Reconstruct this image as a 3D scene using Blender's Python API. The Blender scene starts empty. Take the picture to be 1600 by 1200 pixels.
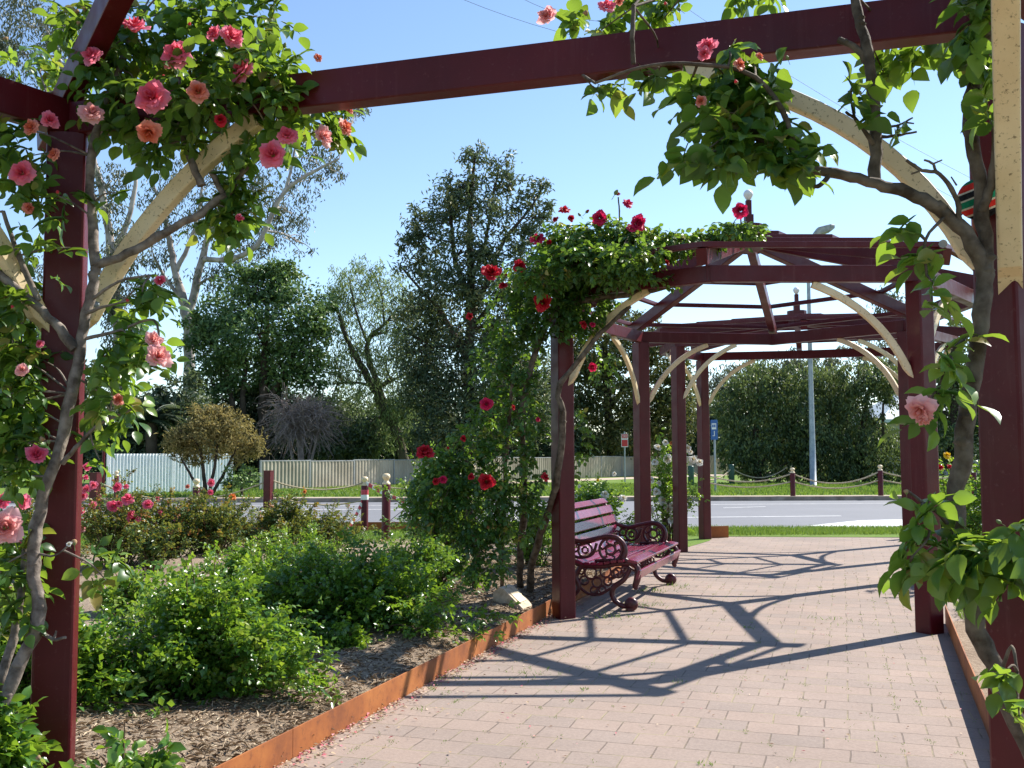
import bpy, math, random
import numpy as np
from mathutils import Vector, Matrix
SC = bpy.context.scene
COL = SC.collection
RNG = np.random.default_rng(7)
random.seed(7)
R = math.radians

# ------------------------------------------------------------------ camera
CAM_H = 1.4
PITCH = math.atan(112 / 1600)
ROLL = R(-0.2)
M3 = (Matrix.Rotation(R(90) + PITCH, 3, 'X') @ Matrix.Rotation(ROLL, 3, 'Z'))
cam = bpy.data.cameras.new('camera')
cam.lens = 36.0
cam.sensor_width = 36.0
cam.clip_end = 2000
cam.clip_start = 0.05
camo = bpy.data.objects.new('camera', cam)
COL.objects.link(camo)
camo.matrix_world = Matrix.Translation((0, 0, CAM_H)) @ M3.to_4x4()
SC.camera = camo

def ray(px, py):
    return M3 @ Vector(((px - 800) / 1600, (600 - py) / 1600, -1))
def G(px, py, z=0.0):
    """survey: the spot on the ground (height z) seen at a place in the photograph"""
    d = ray(px, py)
    t = (z - CAM_H) / d.z
    return Vector((d.x * t, d.y * t, z))
def V(px, py, Y):
    """survey: the spot seen at a place in the photograph, Y metres ahead"""
    d = ray(px, py)
    t = Y / d.y
    return Vector((d.x * t, Y, CAM_H + d.z * t))
def pxm(Y):
    return Y / 1600.0        # metres covered by one photograph pixel at distance Y

# ------------------------------------------------------------------ render, sky, sun
SUN_AZ = math.atan2(2.36, 1.68)
SUN_EL = R(43.8)
w = bpy.data.worlds.new('World'); SC.world = w; w.use_nodes = True
nt = w.node_tree
bg = nt.nodes['Background']
sky = nt.nodes.new('ShaderNodeTexSky')
sky.sky_type = 'NISHITA'; sky.sun_disc = False
sky.sun_elevation = SUN_EL; sky.sun_rotation = SUN_AZ
sky.altitude = 250; sky.air_density = 1.0; sky.dust_density = 0.15; sky.ozone_density = 2.6
nt.links.new(sky.outputs[0], bg.inputs[0])
bg.inputs[1].default_value = 0.112
sl = bpy.data.lights.new('sun', 'SUN'); sl.energy = 4.9; sl.angle = R(0.53); sl.color = (1, .95, .87)
so = bpy.data.objects.new('sun', sl); COL.objects.link(so)
sdir = Vector((math.sin(SUN_AZ) * math.cos(SUN_EL), math.cos(SUN_AZ) * math.cos(SUN_EL), math.sin(SUN_EL)))
so.rotation_euler = (-sdir).to_track_quat('-Z', 'Y').to_euler()
so.location = sdir * 30
SC.view_settings.view_transform = 'Standard'; SC.view_settings.look = 'None'
SC.view_settings.exposure = 1.0
SC.view_settings.gamma = 1.0
SC.render.engine = 'CYCLES'
cy = SC.cycles
cy.max_bounces = 7; cy.diffuse_bounces = 3; cy.glossy_bounces = 2; cy.transmission_bounces = 5; cy.transparent_max_bounces = 4
cy.use_denoising = True
cy.sample_clamp_indirect = 6
cy.caustics_reflective = False; cy.caustics_refractive = False

# ------------------------------------------------------------------ materials
def newmat(name):
    m = bpy.data.materials.new(name); m.use_nodes = True
    t = m.node_tree; b = t.nodes['Principled BSDF']
    return m, t, b
def node(t, kind, **kw):
    n = t.nodes.new(kind)
    for k, v in kw.items():
        if isinstance(k, str) and hasattr(n, k): setattr(n, k, v)
    return n
def ramp(t, fac, stops):
    r = t.nodes.new('ShaderNodeValToRGB')
    cr = r.color_ramp
    while len(cr.elements) < len(stops): cr.elements.new(0.5)
    for e, (p, c) in zip(cr.elements, stops):
        e.position = p; e.color = (c[0], c[1], c[2], 1)
    if fac is not None: t.links.new(fac, r.inputs[0])
    return r.outputs[0]
def noise(t, scale, detail=4, rough=.55, coord='Object', vec=None):
    tc = t.nodes.new('ShaderNodeTexCoord'); n = t.nodes.new('ShaderNodeTexNoise')
    n.inputs['Scale'].default_value = scale; n.inputs['Detail'].default_value = detail; n.inputs['Roughness'].default_value = rough
    t.links.new(vec if vec is not None else tc.outputs[coord], n.inputs['Vector'])
    return n.outputs['Fac']
def mixc(t, fac, a, b, mode='MIX'):
    m = t.nodes.new('ShaderNodeMix'); m.data_type = 'RGBA'; m.blend_type = mode
    for sock, v in ((m.inputs[0], fac), (m.inputs[6], a), (m.inputs[7], b)):
        if hasattr(v, 'links') or isinstance(v, bpy.types.NodeSocket): t.links.new(v, sock)
        elif isinstance(v, (tuple, list)): sock.default_value = (v[0], v[1], v[2], 1)
        else: sock.default_value = v
    return m.outputs[2]
def bump(t, b, h, strength=.3, dist=.01):
    n = t.nodes.new('ShaderNodeBump'); n.inputs['Strength'].default_value = strength; n.inputs['Distance'].default_value = dist
    t.links.new(h, n.inputs['Height']); t.links.new(n.outputs[0], b.inputs['Normal'])
def simple(name, c1, c2, scale=8, rough=.6, spec=.5, metal=0, bmp=0, bscale=None, lo=.35, hi=.65, bdist=.005):
    m, t, b = newmat(name)
    f = noise(t, scale, 6)
    t.links.new(ramp(t, f, [(lo, c1), (hi, c2)]), b.inputs['Base Color'])
    b.inputs['Roughness'].default_value = rough; b.inputs['Metallic'].default_value = metal
    b.inputs['Specular IOR Level'].default_value = spec
    if bmp: bump(t, b, noise(t, bscale or scale * 4, 5), bmp, bdist)
    return m
def leafmat(name, stops, trans, tfac=.35, rough=.42, spec=.4):
    m, t, b = newmat(name)
    a = t.nodes.new('ShaderNodeAttribute'); a.attribute_name = 'v'
    c = ramp(t, a.outputs['Fac'], stops)
    t.links.new(c, b.inputs['Base Color'])
    b.inputs['Roughness'].default_value = rough; b.inputs['Specular IOR Level'].default_value = spec
    tr = t.nodes.new('ShaderNodeBsdfTranslucent')
    t.links.new(mixc(t, .5, c, trans), tr.inputs['Color'])
    mx = t.nodes.new('ShaderNodeMixShader'); mx.inputs[0].default_value = tfac
    t.links.new(b.outputs[0], mx.inputs[1]); t.links.new(tr.outputs[0], mx.inputs[2])
    t.links.new(mx.outputs[0], t.nodes['Material Output'].inputs['Surface'])
    return m

MAT = {}
def paint():
    m, t, b = newmat('maroon_paint')
    f = noise(t, 3.0, 6, .6)
    c = ramp(t, f, [(.3, (.066, .0036, .0066)), (.7, (.098, .0062, .0100))])
    d = noise(t, 55, 3, .6)
    c = mixc(t, ramp(t, d, [(.62, (0, 0, 0)), (.74, (1, 1, 1))]), c, (.11, .026, .028))
    t.links.new(c, b.inputs['Base Color'])
    tc = t.nodes.new('ShaderNodeTexCoord'); mp = t.nodes.new('ShaderNodeMapping'); mp.inputs['Scale'].default_value = (22, 22, 1.1)
    t.links.new(tc.outputs['Object'], mp.inputs['Vector'])
    st = noise(t, 1.0, 5, .7, vec=mp.outputs[0])
    c = mixc(t, ramp(t, st, [(.56, (0, 0, 0)), (.78, (.55, .55, .55))]), c, (.13, .040, .042))
    t.links.new(c, b.inputs['Base Color'])
    t.links.new(ramp(t, noise(t, 9, 5), [(.3, (.30,) * 3), (.7, (.50,) * 3)]), b.inputs['Roughness'])
    b.inputs['Specular IOR Level'].default_value = .30
    bump(t, b, noise(t, 30, 3), .05, .004)
    return m
MAT['maroon'] = paint()
MAT['bench_paint'] = simple('bench_paint', (.150, .008, .030), (.215, .016, .048), 14, .20, .8, bmp=.06, bscale=40)
MAT['pale_bark'] = simple('pale_cane_bark', (.085, .066, .054), (.27, .225, .19), 20, .85, .2, bmp=.6, bscale=42, bdist=.01)
MAT['iron'] = simple('maroon_cast_iron', (.045, .006, .009), (.10, .012, .016), 20, .38, .5, bmp=.15)
def creamp():
    m, t, b = newmat('cream_paint')
    c = ramp(t, noise(t, 5, 5), [(.3, (.66, .50, .29)), (.7, (.80, .65, .42))])
    s = noise(t, 70, 4, .7)
    c = mixc(t, ramp(t, s, [(.58, (0, 0, 0)), (.68, (1, 1, 1))]), c, (.20, .14, .075))
    s2 = noise(t, 22, 6, .8)
    c = mixc(t, ramp(t, s2, [(.62, (0, 0, 0)), (.76, (.5, .5, .5))]), c, (.40, .29, .16))
    t.links.new(c, b.inputs['Base Color']); b.inputs['Roughness'].default_value = .55
    bump(t, b, s, .12, .004)
    return m
MAT['cream'] = creamp()
def cortenm():
    m, t, b = newmat('rusted_steel')
    f = noise(t, 2.2, 8, .7)
    c = ramp(t, f, [(.30, (.13, .034, .010)), (.5, (.29, .088, .017)), (.72, (.42, .150, .030))])
    g = noise(t, 28, 5, .7)
    c = mixc(t, ramp(t, g, [(.55, (0, 0, 0)), (.75, (.8, .8, .8))]), c, (.12, .035, .012))
    t.links.new(c, b.inputs['Base Color']); b.inputs['Roughness'].default_value = .75
    bump(t, b, g, .2, .003)
    return m
MAT['corten'] = cortenm()
MAT['bark'] = simple('rose_cane_bark', (.050, .034, .022), (.165, .130, .098), 16, .85, .2, bmp=.6, bscale=38, bdist=.01)
MAT['twig'] = simple('twig_bark', (.055, .035, .022), (.12, .075, .045), 30, .8, .2)
MAT['gum_bark'] = simple('gum_bark', (.20, .17, .15), (.52, .46, .41), 1.2, .8, .2, bmp=.3, bscale=5, bdist=.05)
MAT['dark_bark'] = simple('dark_bark', (.030, .022, .016), (.085, .065, .048), 2.5, .9, .2, bmp=.4, bscale=8, bdist=.05)
MAT['willow_bark'] = simple('willow_bark', (.060, .048, .034), (.13, .11, .08), 2.5, .9, .2, bmp=.4, bscale=8, bdist=.05)
MAT['green_stem'] = simple('green_stem', (.07, .11, .03), (.13, .14, .05), 20, .6, .3)
MAT['rope'] = simple('rope', (.34, .27, .17), (.52, .44, .31), 30, .9, .1)
MAT['galv'] = simple('galvanised_steel', (.24, .27, .30), (.36, .39, .42), 6, .45, .5, metal=.35)
MAT['lamp_grey'] = simple('lamp_grey', (.22, .24, .23), (.36, .37, .35), 8, .5)
MAT['greenp'] = simple('dark_green_paint', (.010, .050, .034), (.016, .075, .050), 8, .4)
MAT['signred'] = simple('sign_red', (.50, .016, .020), (.58, .024, .024), 10, .4)
MAT['signblue'] = simple('sign_blue', (.012, .085, .30), (.02, .11, .36), 10, .4)
MAT['white'] = simple('white_paint', (.72, .72, .72), (.82, .82, .81), 10, .5)
MAT['tape_red'] = simple('tape_red', (.48, .03, .06), (.58, .06, .09), 14, .45)
MAT['stone'] = simple('pale_stone', (.42, .33, .23), (.62, .51, .38), 22, .85, .3, bmp=.5, bscale=60)
MAT['plaque'] = simple('bronze_plaque', (.52, .40, .24), (.66, .54, .36), 30, .5, .5)
MAT['roofm'] = simple('pale_roof', (.40, .46, .48), (.56, .62, .63), 2, .5)
MAT['wallm'] = simple('pale_wall', (.35, .33, .30), (.42, .40, .36), 2, .8)
MAT['wire'] = simple('wire', (.10, .10, .11), (.14, .14, .15), 4, .6)
MAT['fence_white'] = simple('white_sheet_steel', (.80, .83, .86), (.88, .90, .92), .9, .42, .5)
MAT['fence_beige'] = simple('beige_sheet_steel', (.25, .225, .165), (.42, .38, .295), .8, .6, .4)
MAT['fence_post'] = simple('fence_post', (.20, .22, .22), (.28, .30, .30), 3, .5)
MAT['green_yarn'] = simple('green_yarn', (.010, .15, .085), (.020, .22, .12), 40, .95, .05, bmp=.9, bscale=160, bdist=.006)
MAT['red_yarn'] = simple('red_yarn', (.42, .020, .020), (.60, .045, .035), 40, .95, .05, bmp=.9, bscale=160, bdist=.006)
MAT['black_yarn'] = simple('black_yarn', (.010, .010, .013), (.035, .035, .04), 40, .95, .05, bmp=.9, bscale=160, bdist=.006)
MAT['white_yarn'] = simple('cream_yarn', (.42, .38, .32), (.66, .60, .52), 40, .95, .05, bmp=.9, bscale=160, bdist=.006)

MAT['vine_leaf'] = leafmat('climbing_rose_leaf', [(0, (.030, .088, .024)), (.5, (.052, .140, .030)), (.8, (.100, .220, .038)), (.96, (.20, .31, .045)), (1, (.26, .20, .05))], (.42, .58, .03), .46, .34, .5)
MAT['red_leaf'] = leafmat('red_rose_leaf', [(0, (.022, .068, .020)), (.6, (.052, .135, .028)), (.92, (.13, .245, .04)), (1, (.30, .22, .04))], (.34, .52, .03), .40, .36, .5)
MAT['shrub_leaf'] = leafmat('rose_shrub_leaf', [(0, (.034, .100, .020)), (.45, (.068, .175, .026)), (.8, (.155, .270, .036)), (1, (.30, .36, .05))], (.36, .54, .02), .42, .30, .6)
MAT['shrub_rust'] = leafmat('rose_shrub_new_leaf', [(0, (.032, .088, .024)), (.5, (.064, .140, .030)), (.68, (.14, .165, .038)), (.82, (.32, .11, .032)), (1, (.42, .17, .055))], (.42, .36, .04), .38, .40, .45)
MAT['grass'] = leafmat('grass_blade', [(0, (.075, .150, .022)), (.6, (.125, .225, .035)), (1, (.24, .28, .075))], (.28, .40, .04), .35, .5, .3)
MAT['mulch_bit'] = leafmat('mulch_chip', [(0, (.13, .085, .056)), (.45, (.32, .235, .16)), (.85, (.50, .40, .28)), (1, (.62, .53, .38))], (.3, .2, .1), .05, .9, .1)
MAT['litter'] = leafmat('fallen_petal', [(0, (.20, .12, .07)), (.35, (.42, .30, .18)), (.6, (.60, .48, .35)), (.8, (.50, .09, .14)), (1, (.62, .32, .34))], (.5, .3, .2), .15, .8, .1)
MAT['gum_leaf'] = leafmat('gum_leaf', [(0, (0.062, 0.083, 0.048)), (.5, (0.115, 0.135, 0.083)), (1, (0.206, 0.213, 0.131))], (.17, .19, .06), .22, .45, .4)
MAT['round_leaf'] = leafmat('evergreen_leaf', [(0, (.042, .094, .038)), (.5, (.096, .176, .060)), (1, (.20, .29, .095))], (.20, .31, .05), .28, .45, .4)
MAT['olive_leaf'] = leafmat('olive_bush_leaf', [(0, (.13, .115, .045)), (.5, (.25, .215, .080)), (1, (.38, .30, .12))], (.40, .32, .09), .34, .6, .2)
MAT['willow_leaf'] = leafmat('willow_leaf', [(0, (.12, .18, .065)), (.5, (.20, .275, .105)), (1, (.30, .37, .16))], (.34, .44, .12), .40, .5, .3)
MAT['dark_leaf'] = leafmat('dark_tree_leaf', [(0, (.040, .072, .044)), (.5, (.086, .126, .070)), (.88, (.15, .18, .088)), (1, (.26, .25, .10))], (.20, .25, .07), .30, .5, .35)
MAT['hedge_leaf'] = leafmat('right_tree_leaf', [(0, (.034, .062, .028)), (.5, (.088, .135, .052)), (.9, (.18, .225, .08)), (1, (.28, .30, .09))], (.22, .28, .06), .34, .45, .4)
MAT['yellowish_leaf'] = leafmat('yellowish_leaf', [(0, (0.044, 0.068, 0.026)), (.5, (0.098, 0.124, 0.039)), (1, (0.221, 0.208, 0.065))], (.22, .22, .04), .25, .5, .3)
def petal(name, stops, tr, tf=.35):
    return leafmat(name, stops, tr, tf, .55, .25)
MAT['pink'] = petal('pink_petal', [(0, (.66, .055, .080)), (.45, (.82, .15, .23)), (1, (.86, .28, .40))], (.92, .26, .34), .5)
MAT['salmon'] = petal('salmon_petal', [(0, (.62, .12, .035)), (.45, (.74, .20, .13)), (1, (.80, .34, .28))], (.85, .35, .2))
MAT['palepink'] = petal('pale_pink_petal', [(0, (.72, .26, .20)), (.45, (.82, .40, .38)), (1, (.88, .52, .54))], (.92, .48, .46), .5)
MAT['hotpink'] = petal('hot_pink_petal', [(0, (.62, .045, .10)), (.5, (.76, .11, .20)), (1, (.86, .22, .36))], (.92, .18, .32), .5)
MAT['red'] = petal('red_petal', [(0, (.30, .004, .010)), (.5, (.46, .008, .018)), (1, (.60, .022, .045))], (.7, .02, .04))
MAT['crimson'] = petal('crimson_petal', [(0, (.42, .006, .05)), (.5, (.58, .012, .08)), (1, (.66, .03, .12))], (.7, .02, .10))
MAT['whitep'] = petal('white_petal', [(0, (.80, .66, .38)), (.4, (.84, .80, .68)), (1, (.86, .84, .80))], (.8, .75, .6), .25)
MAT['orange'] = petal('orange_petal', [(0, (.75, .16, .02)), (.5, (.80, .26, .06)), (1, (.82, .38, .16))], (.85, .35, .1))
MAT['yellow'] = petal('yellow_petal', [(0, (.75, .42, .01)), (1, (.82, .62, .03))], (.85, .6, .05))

# ------------------------------------------------------------------ objects and meshes
def tag(o, label=None, cat=None, group=None, kind=None):
    if label: o['label'] = label
    if cat: o['category'] = cat
    if group: o['group'] = group
    if kind: o['kind'] = kind
    return o
def thing(name, loc, label, cat, group=None):
    o = bpy.data.objects.new(name, None); COL.objects.link(o)
    o.location = loc; o.empty_display_size = .2
    return tag(o, label, cat, group)
def link(name, me, parent=None, loc=None):
    o = bpy.data.objects.new(name, me); COL.objects.link(o)
    if parent is not None: o.parent = parent
    if loc is not None: o.location = loc
    return o
def origin(parent):
    v = Vector((0, 0, 0)); p = parent
    while p is not None:
        v += p.location; p = p.parent
    return v
def copy_tree(o, parent=None):
    c = o.copy(); COL.objects.link(c); c.parent = parent
    for ch in [x for x in o.children if x is not c]: copy_tree(ch, c)
    return c

class MB:
    """collects shapes (world coordinates) and links them as ONE mesh object"""
    def __init__(s): s.v = []; s.f = []; s.sm = []
    def add(s, verts, faces, smooth=False):
        o = len(s.v); s.v.extend([tuple(v) for v in verts])
        s.f.extend([tuple(i + o for i in f) for f in faces]); s.sm.extend([smooth] * len(faces))
        return s
    def sweep(s, prof, frames, caps=True, smooth=False, closed=False):
        n = len(prof); vs = []; fs = []
        for (p, a, b) in frames:
            for (x, y) in prof: vs.append(p + a * x + b * y)
        m = len(frames)
        for i in range(m if closed else m - 1):
            j = (i + 1) % m
            for k in range(n):
                l = (k + 1) % n
                fs.append((i * n + k, i * n + l, j * n + l, j * n + k))
        s.add(vs, fs, smooth)
        if caps and not closed:
            s.add([vs[i] for i in range(n)], [tuple(range(n - 1, -1, -1))])
            s.add([vs[(m - 1) * n + i] for i in range(n)], [tuple(range(n))])
        return s
    def bar(s, p0, p1, w, h, up=(0, 0, 1), r=.006):
        p0 = Vector(p0); p1 = Vector(p1); d = (p1 - p0).normalized()
        a = d.cross(Vector(up)).normalized(); b = a.cross(d).normalized()
        return s.sweep(rrect(w, h, r), [(p0, a, b), (p1, a, b)])
    def box(s, lo, hi, r=.004):
        lo = Vector(lo); hi = Vector(hi); c = (lo + hi) / 2
        return s.bar((c.x, c.y, lo.z), (c.x, c.y, hi.z), hi.x - lo.x, hi.y - lo.y, (0, 1, 0), r)
    def tube(s, pts, rad, n=7, smooth=True, jitter=0):
        pts = [Vector(p) for p in pts]
        if not hasattr(rad, '__len__'): rad = [rad] * len(pts)
        fr = []; prev = None
        for i, p in enumerate(pts):
            d = (pts[min(i + 1, len(pts) - 1)] - pts[max(i - 1, 0)])
            if d.length < 1e-9: d = Vector((0, 0, 1))
            d.normalize()
            if prev is None:
                a = d.cross(Vector((.3, .8, .5)));  a = a if a.length > 1e-4 else d.cross(Vector((1, 0, 0)))
            else: a = prev - d * prev.dot(d)
            a.normalize(); prev = a; b = d.cross(a)
            rr = rad[i]
            if jitter: rr *= 1 + random.uniform(-jitter, jitter)
            fr.append((p, a * rr, b * rr))
        prof = [(math.cos(2 * math.pi * k / n), math.sin(2 * math.pi * k / n)) for k in range(n)]
        return s.sweep(prof, fr, True, smooth)
    def lathe(s, base, prof, n=14, smooth=True, axis=(0, 0, 1)):
        base = Vector(base); ax = Vector(axis).normalized()
        a = ax.cross(Vector((0, 1, 0) if abs(ax.y) < .9 else (1, 0, 0))).normalized(); b = ax.cross(a)
        vs = []; fs = []
        for (r, z) in prof:
            for k in range(n):
                t = 2 * math.pi * k / n
                vs.append(base + ax * z + (a * math.cos(t) + b * math.sin(t)) * max(r, 1e-4))
        for i in range(len(prof) - 1):
            for k in range(n):
                l = (k + 1) % n
                fs.append((i * n + k, i * n + l, (i + 1) * n + l, (i + 1) * n + k))
        s.add(vs, fs, smooth)
        s.add(vs[:n], [tuple(range(n - 1, -1, -1))]); s.add(vs[-n:], [tuple(range(n))])
        return s
    def build(s, name, mat, parent=None):
        me = bpy.data.meshes.new(name)
        o0 = origin(parent)
        me.from_pydata([(x - o0.x, y - o0.y, z - o0.z) for (x, y, z) in s.v], [], s.f)
        me.polygons.foreach_set('use_smooth', s.sm)
        me.materials.append(mat); me.update()
        return link(name, me, parent)
def rrect(w, h, r, seg=2):
    r = min(r, w / 2.2, h / 2.2); pts = []
    for (cx, cy, a0) in ((w / 2 - r, h / 2 - r, 0), (-w / 2 + r, h / 2 - r, 90), (-w / 2 + r, -h / 2 + r, 180), (w / 2 - r, -h / 2 + r, 270)):
        for k in range(seg + 1):
            a = R(a0 + 90 * k / seg); pts.append((cx + r * math.cos(a), cy + r * math.sin(a)))
    return pts
def smooth_line(pts, sub=4):
    """Catmull-Rom through points"""
    pts = [Vector(p) for p in pts]
    if len(pts) < 3: return pts
    out = []
    P = [pts[0] * 2 - pts[1]] + pts + [pts[-1] * 2 - pts[-2]]
    for i in range(1, len(P) - 2):
        for k in range(sub):
            t = k / sub
            out.append(.5 * ((2 * P[i]) + (P[i + 1] - P[i - 1]) * t + (2 * P[i - 1] - 5 * P[i] + 4 * P[i + 1] - P[i + 2]) * t * t + (3 * P[i] - P[i - 1] - 3 * P[i + 1] + P[i + 2]) * t ** 3))
    out.append(pts[-1]); return out
def interp(vals, n):
    return list(np.interp(np.linspace(0, 1, n), np.linspace(0, 1, len(vals)), vals))

def mesh_np(name, verts, tris, mat, v=None, parent=None, smooth=False):
    o0 = origin(parent)
    verts = np.asarray(verts, np.float32) - np.array([o0.x, o0.y, o0.z], np.float32)
    me = bpy.data.meshes.new(name)
    n = len(verts); m = len(tris); k = tris.shape[1]
    me.vertices.add(n); me.vertices.foreach_set('co', verts.ravel())
    me.loops.add(m * k); me.loops.foreach_set('vertex_index', tris.astype(np.int32).ravel())
    me.polygons.add(m); me.polygons.foreach_set('loop_start', np.arange(0, m * k, k, dtype=np.int32))
    me.update(calc_edges=True)
    if smooth: me.polygons.foreach_set('use_smooth', np.ones(m, bool))
    if v is not None:
        a = me.attributes.new('v', 'FLOAT', 'POINT'); a.data.foreach_set('value', np.asarray(v, np.float32))
    if mat is not None: me.materials.append(mat)
    return link(name, me, parent)

# leaf outlines: (across, along, up)
LEAF8 = (np.array([(0, 0, 0), (-.42, .28, .10), (-.40, .62, .09), (0, 1, -.14), (.40, .62, .09), (.42, .28, .10), (0, .30, .0), (0, .66, -.02)], np.float32),
         np.array([(0, 6, 1), (0, 5, 6), (6, 7, 1), (7, 2, 1), (5, 7, 6), (5, 4, 7), (7, 3, 2), (7, 4, 3)]))
LEAF12 = (np.array([(0, 0, 0), (-.27, .12, .06), (-.45, .32, .10), (-.44, .54, .10), (-.30, .76, .04), (0, 1, -.16), (.30, .76, .04), (.44, .54, .10), (.45, .32, .10), (.27, .12, .06), (0, .22, .0), (0, .48, .02), (0, .76, -.05)], np.float32),
          np.array([(0, 10, 1), (1, 10, 2), (10, 11, 2), (2, 11, 3), (11, 12, 3), (3, 12, 4), (12, 5, 4), (0, 9, 10), (9, 8, 10), (10, 8, 11), (8, 7, 11), (11, 7, 12), (7, 6, 12), (12, 6, 5)]))
LEAF4 = (np.array([(0, 0, 0), (-.5, .45, .12), (0, 1, -.06), (.5, .45, .12)], np.float32), np.array([(0, 2, 1), (0, 3, 2)]))
LEAF1 = (np.array([(-.5, .12, 0), (0, 1, 0), (.5, .12, 0)], np.float32), np.array([(0, 2, 1)]))
def norm(a): return a / np.maximum(np.linalg.norm(a, axis=1, keepdims=True), 1e-9)
class Leaves:
    def __init__(s, shape): s.sh = shape; s.V = []; s.A = []; s.n = 0
    def add(s, P, T, N, L, W, a):
        if len(P) == 0: return
        T = norm(T); S = norm(np.cross(T, N)); N = np.cross(S, T)
        tv = s.sh[0]; n = len(P); L = np.broadcast_to(L, (n,)); W = np.broadcast_to(W, (n,))
        co = (P[:, None, :] + tv[None, :, 0:1] * (S * W[:, None])[:, None, :] + tv[None, :, 1:2] * (T * L[:, None])[:, None, :]
              + tv[None, :, 2:3] * (N * L[:, None])[:, None, :])
        s.V.append(co.reshape(-1, 3).astype(np.float32)); s.A.append(np.repeat(np.broadcast_to(a, (n,)), len(tv)).astype(np.float32)); s.n += n
    def build(s, name, mat, parent=None):
        k = len(s.sh[0]); base = (np.arange(s.n) * k)[:, None, None]
        tr = (s.sh[1][None] + base).reshape(-1, 3)
        return mesh_np(name, np.concatenate(s.V), tr, mat, np.concatenate(s.A), parent)
def rdir(n): return norm(RNG.normal(size=(n, 3)))
def sprigs(LV, ST, P, D, length, leaf, vlo=0., vhi=1., droop=.35, five=True):
    """compound rose leaves: base P, direction D"""
    n = len(P)
    if n == 0: return
    D = norm(D + np.array([0, 0, -1]) * droop * RNG.random((n, 1)))
    up = norm(np.array([0, 0, 1.0]) + .7 * rdir(n))
    S = norm(np.cross(D, up)); U = np.cross(S, D)
    ln = length * RNG.uniform(.7, 1.25, n); cv = np.clip(vlo + (vhi - vlo) * RNG.random(n), 0, .995)
    slots = [(1.0, 0, 1.1), (.62, 1, 1), (.62, -1, 1)] + ([(.28, 1, .8), (.28, -1, .8)] if five else [])
    for (f, sd, sc) in slots:
        B = P + D * (ln * f)[:, None] - np.array([0, 0, 1]) * (ln * f * f * .18)[:, None]
        T = norm(D * (1.0 if sd == 0 else .55) + S * sd * .9 + .35 * rdir(n) + np.array([0, 0, -.45]))
        N = norm(U + .55 * rdir(n))
        l = leaf * sc * RNG.uniform(.75, 1.2, n)
        LV.add(B, T, N, l, l * RNG.uniform(.62, .78, n), np.clip(cv + RNG.normal(0, .06, n), 0, 1))
    if ST is not None:
        ST.add(P, D, U, ln * 1.02, np.full(n, .0035), cv)
def ellip(n, c, r, shell=.6):
    d = rdir(n); q = RNG.random(n) ** (1 / 3); q = shell * (1 - (1 - q) * .5) + (1 - shell) * q
    return d * q[:, None] * np.array(r) + np.array(c), d

# ------------------------------------------------------------------ rose blooms
def bloom_mesh(name, seed, openness, mat):
    rg = random.Random(seed); V_, F_, A_ = [], [], []
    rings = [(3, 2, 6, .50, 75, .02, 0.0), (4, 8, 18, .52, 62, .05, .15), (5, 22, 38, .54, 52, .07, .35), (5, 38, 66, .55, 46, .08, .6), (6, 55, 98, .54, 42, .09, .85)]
    nu, nv = 6, 5
    for ri, (cnt, f0, f1, L, al, r0, att) in enumerate(rings):
        f0 *= openness; f1 *= openness
        ph = rg.uniform(0, 360)
        for k in range(cnt):
            th = R(ph + 360 * k / cnt + rg.uniform(-14, 14)); ll = L * rg.uniform(.85, 1.12); tilt = rg.uniform(-9, 9)
            b = len(V_)
            r = r0; z = .02 * ri * -1
            for j in range(nv + 1):
                t = j / nv
                phi = R(f0 + (f1 - f0) * t + tilt + (18 * t * t if ri > 1 else 0))
                if j: r += math.sin(phi) * ll / nv; z += math.cos(phi) * ll / nv
                aa = R(al) * (1 if t < .75 else 1 - .75 * ((t - .75) / .25) ** 2)
                for i in range(nu + 1):
                    u = i / nu * 2 - 1
                    a = th + u * aa
                    wob = 1 + .05 * math.sin(5 * u + ri + k * 2) * t
                    V_.append((r * wob * math.cos(a), r * wob * math.sin(a), z - .10 * t * t * u * u * (1 if ri > 1 else .2) + .02 * math.sin(4 * u + k) * t))
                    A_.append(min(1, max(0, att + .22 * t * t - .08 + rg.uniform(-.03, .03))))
            for j in range(nv):
                for i in range(nu):
                    p = b + j * (nu + 1) + i
                    F_.append((p, p + 1, p + nu + 2, p + nu + 1))
    V_ = np.array(V_); V_ /= (2 * np.abs(V_[:, :2]).max()); V_[:, 2] -= V_[:, 2].mean()
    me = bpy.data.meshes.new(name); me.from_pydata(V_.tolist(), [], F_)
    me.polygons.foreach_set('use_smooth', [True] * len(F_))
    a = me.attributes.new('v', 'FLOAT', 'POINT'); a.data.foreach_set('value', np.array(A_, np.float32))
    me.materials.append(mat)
    return me
BLOOMS = {}
for key in ('pink', 'salmon', 'palepink', 'hotpink', 'red', 'crimson', 'whitep', 'orange', 'yellow'):
    BLOOMS[key] = [bloom_mesh('bloom', 11 + i, op, MAT[key]) for i, op in enumerate((1.0, .8, .55))]
def bloom(parent, p, diam, key, face=None, which=None):
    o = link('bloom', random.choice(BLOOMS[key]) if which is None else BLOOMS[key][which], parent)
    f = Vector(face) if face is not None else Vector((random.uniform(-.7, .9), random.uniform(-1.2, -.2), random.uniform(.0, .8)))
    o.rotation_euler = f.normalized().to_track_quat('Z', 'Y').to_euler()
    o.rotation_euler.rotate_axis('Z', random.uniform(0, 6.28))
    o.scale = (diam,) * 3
    o.location = Vector(p) - origin(parent)
    return o

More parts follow.
